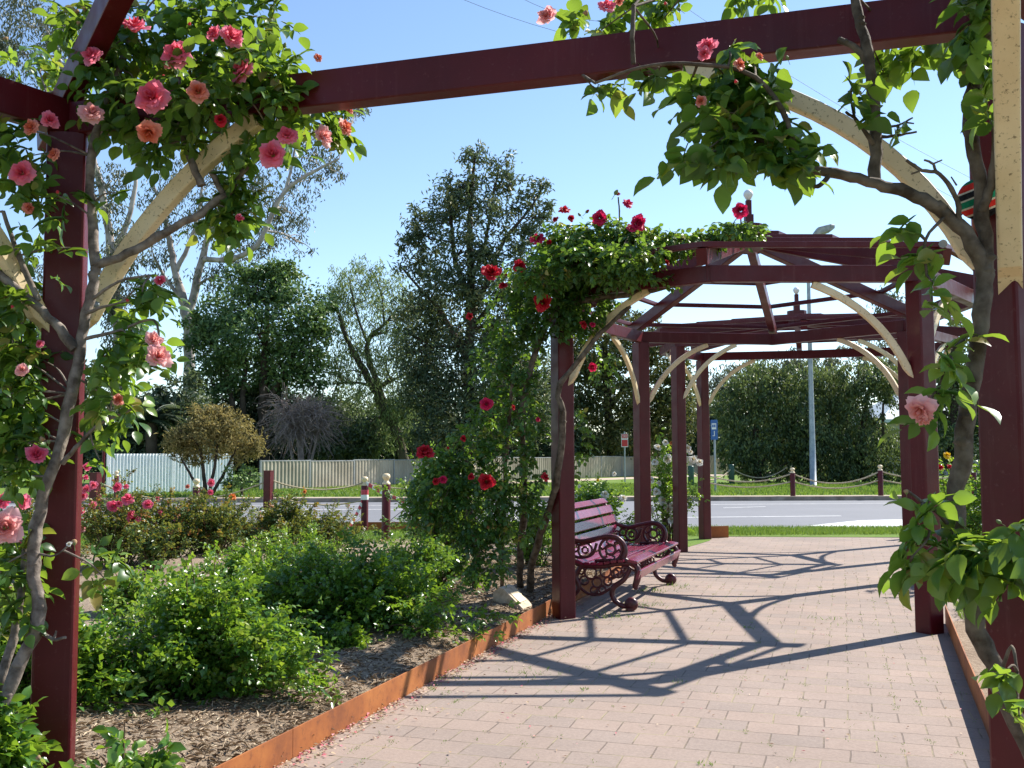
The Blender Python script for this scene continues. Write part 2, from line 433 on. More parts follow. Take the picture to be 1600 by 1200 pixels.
def small_mesh(name, prof, mat, n=10, wob=0):
    m = MB(); m.lathe((0, 0, 0), prof, n)
    if wob: m.v = [(x * (1 + random.uniform(-wob, wob)), y * (1 + random.uniform(-wob, wob)), z * (1 + random.uniform(-wob, wob) * .5)) for x, y, z in m.v]
    me = bpy.data.meshes.new(name); me.from_pydata(m.v, [], m.f); me.polygons.foreach_set('use_smooth', m.sm); me.materials.append(mat); return me
MAT['sepal'] = simple('rose_sepal', (.10, .16, .045), (.20, .22, .08), 40, .6, .3)
MAT['spent'] = simple('spent_petal', (.22, .12, .06), (.48, .33, .19), 60, .9, .1, bmp=.4)
BUD = {k: small_mesh('bud', [(.10, -.5), (.28, -.38), (.36, -.15), (.30, .15), (.16, .42), (.02, .5)], MAT[k]) for k in ('pink', 'red', 'sepal')}
SPENT = small_mesh('spent_bloom', [(.08, -.5), (.30, -.35), (.45, -.05), (.50, .2), (.38, .34), (.2, .25), (.05, .1)], MAT['spent'], 12, .22)
CALYX = small_mesh('calyx', [(.05, -1.6), (.05, -.62), (.20, -.52), (.33, -.34), (.38, -.12), (.33, .0)], MAT['sepal'], 8)
def bud(parent, p, d, kind, face=None):
    o = link('spent_bloom' if kind == 'spent' else 'bud', SPENT if kind == 'spent' else BUD[kind], parent)
    f = Vector(face) if face else Vector((random.uniform(-.8, .8), random.uniform(-.8, .3), random.uniform(.3, 1)))
    o.rotation_euler = f.normalized().to_track_quat('Z', 'Y').to_euler(); o.scale = (d,) * 3; o.location = Vector(p) - origin(parent)
    link('calyx', CALYX, o)

# ================================================================== SETTING
AX = R(17.8)                                    # the path runs this far to the right of straight ahead
AU = Vector((math.sin(AX), math.cos(AX), 0)); AR = Vector((math.cos(AX), -math.sin(AX), 0))
def sheet(name, pts, z, mat, kind='structure', label=None):
    me = bpy.data.meshes.new(name)
    me.from_pydata([(p[0], p[1], z) for p in pts], [], [tuple(range(len(pts)))])
    me.materials.append(mat); me.update()
    if me.polygons[0].normal.z < 0: me.flip_normals()
    o = link(name, me); o['kind'] = kind
    return o
def strip(name, line, w0, w1, z, mat):
    """ribbon along a polyline, from offset w0 to w1 on its right"""
    L = [Vector((p[0], p[1], 0)) for p in line]; vs = []
    for i, p in enumerate(L):
        d = (L[min(i + 1, len(L) - 1)] - L[max(i - 1, 0)]).normalized(); n = Vector((d.y, -d.x, 0))
        vs += [p + n * w0, p + n * w1]
    me = bpy.data.meshes.new(name)
    me.from_pydata([(v.x, v.y, z) for v in vs], [], [(2 * i, 2 * i + 1, 2 * i + 3, 2 * i + 2) for i in range(len(L) - 1)])
    me.materials.append(mat); me.update()
    if me.polygons[0].normal.z < 0: me.flip_normals()
    o = link(name, me); o['kind'] = 'structure'; return o

def groundmat(name, stops, sc1=.9, sc2=14, b=.5):
    m, t, bs = newmat(name)
    f1 = noise(t, sc1, 5); f2 = noise(t, sc2, 8, .72)
    ad = t.nodes.new('ShaderNodeMath'); ad.operation = 'MULTIPLY_ADD'; t.links.new(f1, ad.inputs[0]); ad.inputs[1].default_value = .4
    m2 = t.nodes.new('ShaderNodeMath'); m2.operation = 'MULTIPLY'; t.links.new(f2, m2.inputs[0]); m2.inputs[1].default_value = .6
    t.links.new(m2.outputs[0], ad.inputs[2])
    t.links.new(ramp(t, ad.outputs[0], stops), bs.inputs['Base Color']); bs.inputs['Roughness'].default_value = .95
    bs.inputs['Specular IOR Level'].default_value = .15
    bump(t, bs, f2, b, .03)
    return m
MAT['ground'] = groundmat('dry_grass_ground', [(.3, (.085, .115, .030)), (.5, (.13, .16, .04)), (.7, (.21, .20, .08))])
MAT['lawn'] = groundmat('lawn_green', [(.3, (.070, .130, .020)), (.5, (.115, .190, .030)), (.72, (.19, .22, .065))], .7, 22)
MAT['mulch'] = groundmat('mulch_soil', [(.3, (.10, .07, .048)), (.5, (.27, .205, .145)), (.66, (.42, .34, .25)), (.8, (.52, .44, .34))], .8, 26, .9)
MAT['sandy'] = groundmat('sandy_path', [(.3, (.34, .27, .20)), (.7, (.50, .42, .33))], .5, 6, .2)
def asphalt():
    m, t, b = newmat('asphalt')
    f = noise(t, .35, 4); g = noise(t, 45, 5, .8)
    c = ramp(t, f, [(.3, (.128, .133, .146)), (.7, (.172, .176, .190))])
    c = mixc(t, .35, c, ramp(t, g, [(.3, (.08, .08, .09)), (.7, (.24, .24, .26))]))
    t.links.new(c, b.inputs['Base Color']); b.inputs['Roughness'].default_value = .8; bump(t, b, g, .3, .01)
    return m
MAT['asphalt'] = asphalt()
MAT['kerbm'] = simple('kerb_concrete', (.20, .155, .12), (.36, .30, .24), 3, .9, .2, bmp=.2)
MAT['linem'] = simple('road_line_paint', (.50, .50, .50), (.74, .74, .73), 5, .7)
def paverm():
    m, t, b = newmat('pink_grey_pavers')
    tc = t.nodes.new('ShaderNodeTexCoord'); mp = t.nodes.new('ShaderNodeMapping')
    mp.inputs['Rotation'].default_value = (0, 0, AX)
    t.links.new(tc.outputs['Object'], mp.inputs['Vector'])
    wob = t.nodes.new('ShaderNodeTexNoise'); wob.inputs['Scale'].default_value = 1.6; wob.inputs['Detail'].default_value = 3
    t.links.new(mp.outputs[0], wob.inputs['Vector'])
    sub = t.nodes.new('ShaderNodeVectorMath'); sub.operation = 'SUBTRACT'; t.links.new(wob.outputs['Color'], sub.inputs[0]); sub.inputs[1].default_value = (.5, .5, .5)
    scl = t.nodes.new('ShaderNodeVectorMath'); scl.operation = 'SCALE'; t.links.new(sub.outputs[0], scl.inputs[0]); scl.inputs['Scale'].default_value = .035
    adv = t.nodes.new('ShaderNodeVectorMath'); adv.operation = 'ADD'; t.links.new(mp.outputs[0], adv.inputs[0]); t.links.new(scl.outputs[0], adv.inputs[1])
    br = t.nodes.new('ShaderNodeTexBrick'); t.links.new(adv.outputs[0], br.inputs['Vector'])
    br.inputs['Scale'].default_value = 1; br.inputs['Brick Width'].default_value = .25; br.inputs['Row Height'].default_value = .2
    br.inputs['Mortar Size'].default_value = .0045; br.inputs['Mortar Smooth'].default_value = .25; br.offset = .5; br.inputs['Bias'].default_value = -.1
    br.inputs['Color1'].default_value = (.315, .238, .192, 1); br.inputs['Color2'].default_value = (.238, .196, .168, 1)
    br.inputs['Mortar'].default_value = (.080, .060, .042, 1)
    g = noise(t, 60, 5, .8, vec=mp.outputs[0]); h = noise(t, 1.1, 5, .6, vec=mp.outputs[0])
    c = mixc(t, .38, br.outputs['Color'], ramp(t, g, [(.3, (.19, .145, .125)), (.7, (.44, .35, .30))]))
    c = mixc(t, .5, c, ramp(t, h, [(.3, (.68, .66, .64)), (.7, (1.08, 1.05, 1.02))]), 'MULTIPLY')
    st = noise(t, 7, 6, .75, vec=mp.outputs[0])
    c = mixc(t, ramp(t, st, [(.60, (0, 0, 0)), (.74, (.5, .5, .5))]), c, (.20, .165, .14))
    # moss and sand along some of the joints
    ms = noise(t, 3.2, 4, .6, vec=mp.outputs[0])
    mf = t.nodes.new('ShaderNodeMath'); mf.operation = 'MULTIPLY'; t.links.new(br.outputs['Fac'], mf.inputs[0])
    t.links.new(ramp(t, ms, [(.46, (0, 0, 0)), (.60, (.75, .75, .75))]), mf.inputs[1])
    c = mixc(t, mf.outputs[0], c, (.34, .29, .17))
    t.links.new(c, b.inputs['Base Color']); b.inputs['Roughness'].default_value = .88; b.inputs['Specular IOR Level'].default_value = .25
    inv = t.nodes.new('ShaderNodeMath'); inv.operation = 'MULTIPLY_ADD'; t.links.new(br.outputs['Fac'], inv.inputs[0]); inv.inputs[1].default_value = -1
    gm = t.nodes.new('ShaderNodeMath'); gm.operation = 'MULTIPLY'; t.links.new(g, gm.inputs[0]); gm.inputs[1].default_value = .35
    t.links.new(gm.outputs[0], inv.inputs[2]); bump(t, b, inv.outputs[0], .6, .006)
    return m
MAT['paver'] = paverm()

sheet('ground', [(-500, -60), (500, -60), (500, 900), (-500, 900)], -.012, MAT['ground'])
E0, E1 = G(430, 1200), G(819, 984)                 # foot of the long left edging
ED = (E1 - E0).normalized()
def edge_at(y): return E0 + ED * ((y - E0.y) / ED.y)
K0, K1_ = G(1527, 1100), G(1478, 975)
KD = (K1_ - K0).normalized()
def redge_at(y): return K0 + KD * ((y - K0.y) / KD.y)
PE_L, PE_R = G(1075, 838.5), G(1440, 836)
sheet('brick_path', [edge_at(-1), redge_at(-1), redge_at(K1_.y), redge_at(K1_.y) + Vector((.25, .1, 0)), redge_at(13) + Vector((.3, 0, 0)), PE_R, PE_L, edge_at(14)], .004, MAT['paver'])
sheet('garden_bed', [edge_at(-1), edge_at(17.0), (edge_at(17).x - 4, 17.2), (-9, 15.6), (-4.2, 12.6), (-2.6, 10.2), (-7, 9.6), (-9, 6), (-9, -1)], .030, MAT['mulch'])
sheet('garden_bed', [(-16, 11.2), (-8, 10.6), (-3.9, 10.9), (-3.1, 13.2), (-5, 15.2), (-16, 15.6)], .026, MAT['mulch'])
sheet('garden_bed', [redge_at(-1), redge_at(K1_.y - .05), (8.5, 9.2), (9, -1)], .030, MAT['mulch'])
sheet('lawn', [(-30, 6), (-2, 6), (3.2, 16.8), (3.9, 19.3), (-30, 19.3)], .008, MAT['lawn'])
sheet('lawn', [PE_L - Vector((.2, 0, 0)), PE_R + Vector((12, -2, 0)), (22, 19.55), (PE_L.x, 19.55)], .010, MAT['lawn'])
sheet('lawn', [redge_at(9.3) + Vector((.35, 0, 0)), (24, 9.3), (24, 17), (PE_R.x, PE_R.y)], .006, MAT['lawn'])
RY0, RY1 = 19.6, 31.4
sheet('road', [(-140, RY0), (140, RY0), (140, RY1), (-140, RY1)], .004, MAT['asphalt'])
# kerb on the far side of the road: a real step
kb = MB()
kb.box((-140, RY1, -.01), (140, RY1 + .32, .13), .02)
k = kb.build('kerb', MAT['kerbm']); k['kind'] = 'structure'
sheet('verge', [(-140, RY1 + .32), (140, RY1 + .32), (140, 95), (-140, 95)], .10, MAT['lawn'])
sheet('footpath', [(-140, RY1 + .33), (140, RY1 + .33), (140, RY1 + 1.5), (-140, RY1 + 1.5)], .104, MAT['sandy'])
FA, FB = Vector((-15.0, 35.2, 0)), Vector((16.5, 76.0, 0))    # the line of the fence over the road
FD = (FB - FA).normalized(); FN = Vector((FD.y, -FD.x, 0))
strip('footpath', [FA + FD * 9 - FD * 0, FB + FD * 14], 1.6, 4.2, .106, MAT['sandy'])
lm = []
def line(px0, px1, py0, py1, w):
    a, b = G(px0, py0), G(px1, py1)
    sheet('road_line', [(a.x, a.y - w), (b.x, b.y - w), (b.x, b.y + w), (a.x, a.y + w)], .008, MAT['linem'])
line(1060, 1314, 809, 806.5, .07)
line(-400, 300, 799, 798, .07); line(420, 700, 797, 796, .07)
line(1000, 1700, 789.5, 784.5, .06); line(-400, 800, 791, 790, .06)
line(1130, 1196, 794, 792, .06)
a, b, c, d, e = G(1262, 822), G(1345, 825.5), G(1560, 815), G(1560, 809), G(1345, 813.5)
sheet('road_line', [(p.x, p.y) for p in (a, b, c, d, e)], .008, MAT['linem'])
# low soil mound of the beds (so that plants do not stand on a table top)
def mound(name, poly_fn, x0, x1, y0, y1, n, h, mat):
    xs = np.linspace(x0, x1, n); ys = np.linspace(y0, y1, n); V_ = []; F_ = []
    for j, y in enumerate(ys):
        for i, x in enumerate(xs):
            e = min(1, max(0, (edge_at(y).x - .03 - x) / .5)); q = min(1, (i) / 4, j / 3, (n - 1 - j) / 3)
            z = .034 + (.07 * e + h * (.5 + .5 * math.sin(x * 3.1 + y * 1.7) * math.sin(y * 2.3 - x)) * e) * q + .012 * random.random() * e
            V_.append((min(x, edge_at(y).x - .015), y, z))
    for j in range(n - 1):
        for i in range(n - 1):
            p = j * n + i; F_.append((p, p + 1, p + n + 1, p + n))
    me = bpy.data.meshes.new(name); me.from_pydata(V_, [], F_); me.polygons.foreach_set('use_smooth', [True] * len(F_))
    me.materials.append(mat); me.update(); o = link(name, me); o['kind'] = 'structure'
mound('garden_bed', None, -4.5, 2.6, 2.6, 15.5, 90, .05, MAT['mulch'])

# ================================================================== PERGOLAS
RING_H, RING_W = .135, .085
def bez_brace(mb, post, along, ztop, run, drop, w=.045, h=.058, wt=.44):
    a = Vector(along).normalized(); p = Vector((post[0], post[1], 0))
    A = p + a * .085 + Vector((0, 0, ztop - drop)); B = p + a * run + Vector((0, 0, ztop - .012))
    C = (A + B) / 2 * (1 - wt) + (p + a * .085 + Vector((0, 0, ztop))) * wt
    side = a.cross(Vector((0, 0, 1))).normalized(); fr = []
    N = 14
    for i in range(N + 1):
        t = i / N
        q = A * (1 - t) ** 2 + C * 2 * t * (1 - t) + B * t * t
        d = ((C - A) * (1 - t) + (B - C) * t).normalized()
        fr.append((q, side, d.cross(side).normalized()))
    # cut the ends plumb and level, as the joiner did
    fr[0] = (fr[0][0], side, Vector((a.x * .8, a.y * .8, .9)))
    mb.sweep(rrect(w, h, .008), fr)
def pergola(label, verts, ring_z, hub_c, hub_z, group, tail=.42, hub_top=.18, kinks=None):
    """verts: the eight corners in order; posts stand on corners 0, 2, 4 and 6"""
    vs = [Vector((v[0], v[1], 0)) for v in verts]; c = Vector((hub_c[0], hub_c[1], 0))
    root = thing('pergola', (c.x, c.y, 0), label, 'pergola', group)
    pa = AX * 1 + R(45)
    for i in (0, 2, 4, 6):
        m = MB(); a = Vector((math.cos(-pa), math.sin(-pa), 0)); b = Vector((-a.y, a.x, 0))
        m.sweep(rrect(.155, .155, .012), [(vs[i] + Vector((0, 0, -.02)), a, b), (vs[i] + Vector((0, 0, ring_z + .002)), a, b)])
        m.build('post', MAT['maroon'], root)
    for i in range(8):
        p, q = vs[i], vs[(i + 1) % 8]; d = (q - p).normalized(); z = ring_z + RING_H / 2 + (i % 2) * .002
        MB().bar(p - d * .03 + Vector((0, 0, z)), q + d * .028 + Vector((0, 0, z)), RING_W, RING_H - (i % 2) * .003).build('ring_beam', MAT['maroon'], root)
    rz = ring_z + RING_H + .095
    def rp(i, t):               # a point on the middle line of rafter i, t = 0 hub, 1 corner
        q = c + (vs[i] - c) * t
        return Vector((q.x, q.y, hub_z + (rz - hub_z) * t))
    for i in range(8):
        R0 = (vs[i] - c).length
        MB().bar(rp(i, .1 / R0), rp(i, 1 + (tail if i == 0 else tail * .72) / R0), .085, .13).build('rafter', MAT['maroon'], root)
    for t in (1.11, .83, .54, .20):
        m = MB()
        for i in range(8):
            p, q = rp(i, t), rp((i + 1) % 8, t); up = Vector((0, 0, .092))
            d = (q - p).normalized()
            m.bar(p + up - d * .01, q + up + d * .01, .05, .045, r=.004)
        m.build('purlin', MAT['maroon'], root)
    MB().lathe((c.x, c.y, hub_z - .10), [(.16, 0), (.19, .02), (.19, .10), (.15, .19), (.15, .25)], 12, False).build('hub', MAT['maroon'], root)
    m = MB(); ba = c + Vector((0, 0, hub_z + .13))
    m.bar(ba, ba + Vector((0, 0, .13)), .085, .085, (0, 1, 0)); m.bar(ba + Vector((0, 0, .13)), ba + Vector((0, 0, .28)), .055, .055, (0, 1, 0))
    f = m.build('finial', MAT['maroon'], root)
    MB().lathe(ba + Vector((0, 0, .28)), [(.012, 0), (.03, .02), (.05, .055), (.05, .075), (.03, .105), (.005, .115)], 12).build('ball', MAT['white'], f)
    for i in (0, 2, 4, 6):
        for j in (i - 1, i + 1):
            n = MB(); bez_brace(n, vs[i], vs[j % 8] - vs[i], ring_z, .86, .76); n.build('brace', MAT['cream'], root)
    return root
PG1 = [(.44, 8.95), (1.58, 8.12), (3.27, 8.15), (4.32, 9.5), (4.44, 11.45), (3.27, 12.8), (1.58, 12.5), (.72, 10.95)]
pergola('maroon octagonal pergola over the brick path with red climbing rose on its left corner', PG1, 2.775, (2.42, 10.3), 3.58, 'octagonal pergolas along the path')
PG2 = [(2.43, 14.93), (4.05, 14.15), (5.62, 13.9), (6.65, 15.1), (6.5, 16.25), (4.75, 16.85), (3.2, 17.16), (2.4, 16.2)]
pergola('smaller looking maroon octagonal pergola farther down the path beside the road', PG2, 2.98, (4.36, 15.55), 3.44, 'octagonal pergolas along the path', tail=.3)

# the near frame we look out through
P1, P2 = Vector((-1.905, 4.33, 0)), Vector((1.60, 3.26, 0))
L0, A0 = P1 + Vector((-.90, -1.55, 0)), P1 + Vector((-1.12, -3.5, 0)); Q0 = P2 + Vector((-.74, -1.60, 0))
NZ = 2.775
near = thing('pergola', (0, 3.7, 0), 'nearest maroon pergola frame with cream braces that the view looks out through', 'pergola')
pa = AX + R(45); pxa = Vector((math.cos(-pa), math.sin(-pa), 0)); pya = Vector((-pxa.y, pxa.x, 0))
for p in (P1, P2, A0):
    if p is P1: pa = R(74)
    else: pa = AX + R(45)
    pxa = Vector((math.cos(-pa), math.sin(-pa), 0)); pya = Vector((-pxa.y, pxa.x, 0))
    MB().sweep(rrect(.158, .158, .012), [(p + Vector((0, 0, -.02)), pxa, pya), (p + Vector((0, 0, NZ + .002)), pxa, pya)]).build('post', MAT['maroon'], near)
def nbeam(p, q, z, name='beam', w=.09, h=.142):
    d = (q - p).normalized()
    MB().bar(p - d * .04 + Vector((0, 0, z + h / 2)), q + d * .04 + Vector((0, 0, z + h / 2)), w, h).build(name, MAT['maroon'], near)
nbeam(P1, P2, NZ); nbeam(P1, L0, NZ + .003, h=.147); nbeam(L0, A0, NZ); nbeam(P2, Q0, NZ + .003, h=.147)
c0 = Vector((-.3, 2.2, 0))
for p in (P1, P2, L0):
    d = (c0 - p).normalized(); z0 = NZ + .15 + .06
    MB().bar(p - d * .42 + Vector((0, 0, z0 - .42 * .27)), c0 - d * .12 + Vector((0, 0, z0 + ((c0 - p).length - .12) * .27)), .085, .13).build('rafter', MAT['maroon'], near)
MB().lathe((c0.x, c0.y, NZ + .80), [(.15, 0), (.19, .02), (.19, .12), (.15, .2)], 12, False).build('hub', MAT['maroon'], near)
for p, q, rn, dr in ((P1, P2, .92, .86), (P1, L0, .92, .86), (P2, P1, 1.03, .80), (P2, Q0, .95, .86)):
    m = MB(); bez_brace(m, p, q - p, NZ, rn, dr, .070 if q is Q0 else .050, .060 if p is P2 and q is P1 else .076, .50 if q is P1 else .30); m.build('brace', MAT['cream'], near)

for p, q, dr in ((P1, P2, .86), (P2, P1, .80), (P1, L0, .86)):
    d = (q - p).normalized(); sd = Vector((d.y, -d.x, 0))
    for rn, zz in ((.80, -.035), (.19, -dr + .12)):
        MB().lathe(p + d * rn + sd * .033 + Vector((0, 0, NZ + zz)), [(.014, 0), (.014, .006), (.009, .011), (.002, .012)], 8, True, sd).build('bolt', MAT['galv'], near)

# ================================================================== STEEL GARDEN EDGING
def edging(line, h, label, thick=.008, group='rusted steel garden edgings'):
    L = [Vector(p) for p in line]; m = MB()
    for i in range(len(L) - 1):
        p, q = L[i], L[i + 1]; d = (q - p).normalized()
        m.bar(p + Vector((0, 0, h / 2 - .01)), q - d * .004 + Vector((0, 0, h / 2 - .01)), thick, h + .02, r=.001)
    o = m.build('garden_edging', MAT['corten']); tag(o, label, 'garden edging', group)
def run(fn, a, b, n, wob=.012):
    out = []
    for i in range(n + 1):
        y = a + (b - a) * i / n; p = fn(y); out.append(Vector((p.x + (random.uniform(-wob, wob) if 0 < i < n else 0), p.y, 0)))
    return out
edging(run(edge_at, 1.5, 16.6, 9), .138, 'long rusted orange steel edging between the mulch bed and the brick path')
edging(run(redge_at, .5, K1_.y, 4), .155, 'short rusted edging on the right of the path behind the thick rose trunk')
edging([(edge_at(16.6).x + .45, 17.35, 0), (edge_at(16.6).x + .95, 17.5, 0)], .20, 'little rusted edging piece at the foot of the farthest left pergola post')
edging([(-14, 19.2, 0), (-6, 19.25, 0), (1.3, 19.35, 0)], .17, 'rusted edging along the near side of the road behind the rose beds')
edging([(-9, 9.9, 0), (-5.2, 10.2, 0), (-3.1, 10.7, 0), (-2.4, 12.4, 0)], .12, 'curved rusted edging between the lawn patch and the small vase shaped rose')

# ================================================================== BENCH
def make_bench(front_near, front_far):
    fn, ff = Vector((front_near.x, front_near.y, 0)), Vector((front_far.x, front_far.y, 0))
    u = (ff - fn).normalized(); f = Vector((u.y, -u.x, 0)); Ln = (ff - fn).length
    root = thing('park_bench', (fn + ff) / 2 - f * .3, 'maroon slatted park bench with scrolled cast iron ends', 'bench')
    O = fn - f * .30                                     # s = 0 is .30 behind the front feet
    def P(l, s, z): return O + u * l + f * s + Vector((0, 0, z))
    prof = smooth_line([(.365, .295, 0), (.385, .375, 0), (.345, .432, 0), (.20, .432, 0), (.04, .405, 0), (-.15, .41, 0), (-.235, .47, 0), (-.285, .58, 0), (-.33, .72, 0), (-.39, .845, 0), (-.475, .925, 0)], 6)
    cum = [0]
    for i in range(1, len(prof)): cum.append(cum[-1] + (prof[i] - prof[i - 1]).length)
    def at(d):
        d = min(max(d, 0), cum[-1]); i = max(j for j in range(len(cum)) if cum[j] <= d + 1e-9); i = min(i, len(prof) - 2)
        t = (d - cum[i]) / (cum[i + 1] - cum[i]); q = prof[i].lerp(prof[i + 1], t); tg = (prof[i + 1] - prof[i]).normalized()
        return q, tg
    # slats: distance along the profile, width
    ds = [(.045, .085)] + [(.16, .090)] + [(.265 + .064 * k, .052) for k in range(6)] + [(.665, .085), (.78, .090), (.895, .090), (1.01, .090), (1.122, .088), (1.225, .070)]
    for k, (d, wd) in enumerate(ds):
        if d > cum[-1] - .02: d = cum[-1] - .03
        q, tg = at(d); nrm = f * -tg.y + Vector((0, 0, 1)) * tg.x; nrm = -nrm
        m = MB(); p = P(-.07, q.x, q.y) + nrm * .016; e = P(Ln + .07, q.x, q.y) + nrm * .016
        m.bar(p, e, wd, .024, up=nrm, r=.006)
        m.build('front_rail' if k == 0 else ('seat_slat' if k < 8 else 'back_slat'), MAT['bench_paint'], root)
    def ring(cs, cz, r, l, th, n=20, a0=0, a1=360):
        return [P(l, cs + r * math.cos(R(a0 + (a1 - a0) * i / n)), cz + r * math.sin(R(a0 + (a1 - a0) * i / n))) for i in range(n + 1)]
    for l in (0.0, Ln):
        m = MB()
        m.tube([P(l, q.x, q.y - .012) for q in prof], interp([.016, .022, .024, .022, .018], len(prof)), 8)
        # front leg: out, down and forward to a ball foot
        m.tube(smooth_line([P(l, .31, .38), P(l, .25, .28), P(l, .15, .20), P(l, .15, .11), P(l, .22, .05), P(l, .29, .04)], 5), interp([.020, .024, .026, .024, .024, .02], 26), 8)
        m.lathe(P(l, .315, .062) - u * .032, [(.02, 0), (.052, .006), (.062, .02), (.062, .044), (.052, .058), (.02, .064)], 16, True, u)
        m.box(P(l, .30, 0) - Vector((.035, .045, .004)), P(l, .30, .03) + Vector((.035, .045, 0)), .01)
        # back leg
        m.tube(smooth_line([P(l, -.14, .40), P(l, -.20, .30), P(l, -.17, .20), P(l, -.25, .10), P(l, -.40, .02)], 5), interp([.022, .026, .026, .024, .02], 21), 8)
        m.lathe(P(l, -.415, .035) - u * .025, [(.015, 0), (.035, .006), (.04, .025), (.035, .044), (.015, .05)], 12, True, u)
        # arm: from the back, forward over the big scroll and down to the seat front
        k8 = .075
        arm = smooth_line([P(l, -.30, .66), P(l, -.22, .625), P(l, -.13, .615), P(l, -.03 + k8 * .5, .645), P(l, .03 + k8, .665), P(l, .12 + k8, .65), P(l, .18 + k8, .59), P(l, .19 + k8, .52), P(l, .175 + k8, .465), P(l, .24 + k8, .43)], 5)
        m.tube(arm, interp([.018, .022, .022, .022, .022, .022, .022, .024, .028, .022], len(arm)), 8)
        m.tube(ring(.055 + k8, .545, .105, l, 0), .014, 7); m.tube(ring(.055 + k8, .545, .045, l, 0, 14), .013, 6)
        for k in range(6):
            a = R(60 * k + 20); m.tube([P(l, .055 + k8 + .045 * math.cos(a), .545 + .045 * math.sin(a)), P(l, .055 + k8 + .075 * math.cos(a + .7), .545 + .075 * math.sin(a + .7)), P(l, .055 + k8 + .105 * math.cos(a + .4), .545 + .105 * math.sin(a + .4))], .011, 6)
        m.tube(ring(-.11, .535, .066, l, 0, 16), .013, 6); m.tube(ring(-.205, .555, .038, l, 0, 12), .012, 6); m.tube(ring(-.11, .535, .028, l, 0, 12), .011, 6)
        m.tube(smooth_line([P(l, -.27, .52), P(l, -.2, .475), P(l, -.13, .465), P(l, -.04, .50), P(l, .0, .60)], 4), .014, 6)
        m.tube(smooth_line([P(l, .24, .48), P(l, .18, .455), P(l, .10, .45), P(l, -.02, .44)], 4), .015, 6)
        # tracery under the seat
        for (cs, cz, r) in ((.20, .34, .045), (.26, .37, .03), (.08, .345, .05), (-.06, .33, .055), (0, .245, .045), (.10, .26, .035), (-.12, .26, .04), (-.03, .175, .032), (.05, .185, .03), (.17, .33, .035), (-.15, .345, .03)):
            m.tube(ring(cs, cz, r, l, 0, 12), .010, 6)
        m.tube(smooth_line([P(l, .13, .2), P(l, .03, .14), P(l, -.08, .14), P(l, -.17, .2)], 4), .014, 6)
        # curled bracket that carries the front rail
        m.tube(smooth_line([P(l, .33, .43), P(l, .375, .385), P(l, .375, .30), P(l, .355, .225), P(l, .375, .20)], 4), interp([.022, .028, .032, .028, .016], 17), 8)
        m.build('bench_end', MAT['iron'], root)
    m = MB(); m.tube([P(0, 0, .15), P(Ln, 0, .15)], .012, 8); m.build('tie_rod', MAT['iron'], root)
    return root
make_bench(G(984, 955), G(1046, 914))

# ================================================================== MEMORIAL STONE
def memorial():
    c = G(800, 962); c.z = .04; yaw = R(-22)
    a = Vector((math.cos(yaw), math.sin(yaw), 0)); b = Vector((-a.y, a.x, 0))       # a: to the path, b: away
    root = thing('memorial_stone', (c.x, c.y, 0), 'small sloped pale memorial stone with bronze plate behind the rusted edging', 'stone')
    prof = [(.15, -.03), (.15, .045), (-.03, .205), (-.075, .215), (-.13, .17), (-.14, -.03)]
    m = MB(); lo = [c + a * s - b * .12 + Vector((0, 0, z)) for s, z in prof]; hi = [c + a * s + b * .12 + Vector((0, 0, z)) for s, z in prof]
    n = len(prof); m.add(lo + hi, [tuple(range(n - 1, -1, -1)), tuple(range(n, 2 * n))] + [(i, (i + 1) % n, n + (i + 1) % n, n + i) for i in range(n)])
    m.build('block', MAT['stone'], root)
    d = Vector((a.x * .18, a.y * .18, -.16)).normalized(); nn = b.cross(d).normalized()
    if nn.z < 0: nn = -nn
    mid = c + a * .06 + Vector((0, 0, .125)) + nn * .003
    MB().bar(mid - b * .085, mid + b * .085, .115, .006, up=nn, r=.002).build('plate', MAT['plaque'], root)
memorial()

# ================================================================== BOLLARDS AND ROPES
def ball_bollard(p, h, r, label, group, square=False, tape=False, ball=True, name='bollard'):
    root = thing(name, (p.x, p.y, 0), label, 'bollard', group)
    b = Vector((p.x, p.y, -.02))
    if square:
        m = MB().bar(b, b + Vector((0, 0, h + .02)), r * 2, r * 2, (math.sin(AX), math.cos(AX), 0), .01); m.build('post', MAT['maroon'], root)
        MB().bar(b + Vector((0, 0, h + .02)), b + Vector((0, 0, h + .034)), r * 2.15, r * 2.15, (math.sin(AX), math.cos(AX), 0), .008).build('cap', MAT['maroon'], root)
    else:
        ps = h * .84
        MB().lathe(b, [(r, 0), (r, ps), (r * .92, ps + .015)], 16).build('post', MAT['maroon'], root)
        t = b + Vector((0, 0, ps + .015)); q = h - ps
        MB().lathe(t, [(r * .95, 0), (r * .95, .02), (r * .7, q * .22), (r * .5, q * .34), (r * .55, q * .42), (r * .85, q * .55), (r * .95, q * .72), (r * .82, q * .9), (r * .4, q * .99), (.004, q)], 16).build('ball', MAT['cream'], root)
        if tape:
            for k, z in enumerate((.60, .69)):
                MB().lathe(b + Vector((0, 0, h * z)), [(r * 1.03, 0), (r * 1.05, .01), (r * 1.05, h * .08), (r * 1.03, h * .09)], 14).build('tape', MAT['tape_red'] if k % 2 else MAT['white'], root)
    return root
def rope(p, q, sag, r, label, group, mat='rope'):
    p = Vector(p); q = Vector(q); pts = []
    for i in range(17):
        t = i / 16; pts.append(p.lerp(q, t) - Vector((0, 0, sag * 4 * t * (1 - t))))
    o = MB().tube(pts, r, 6).build('rope', MAT[mat]); tag(o, label, 'rope', group); return o
gb = 'rope fence bollards'; gr = 'ropes strung between bollards'
B1 = G(603, 846); ball_bollard(B1, 1.12, .072, 'tallest maroon bollard with cream ball top, standing on the lawn strip', gb)
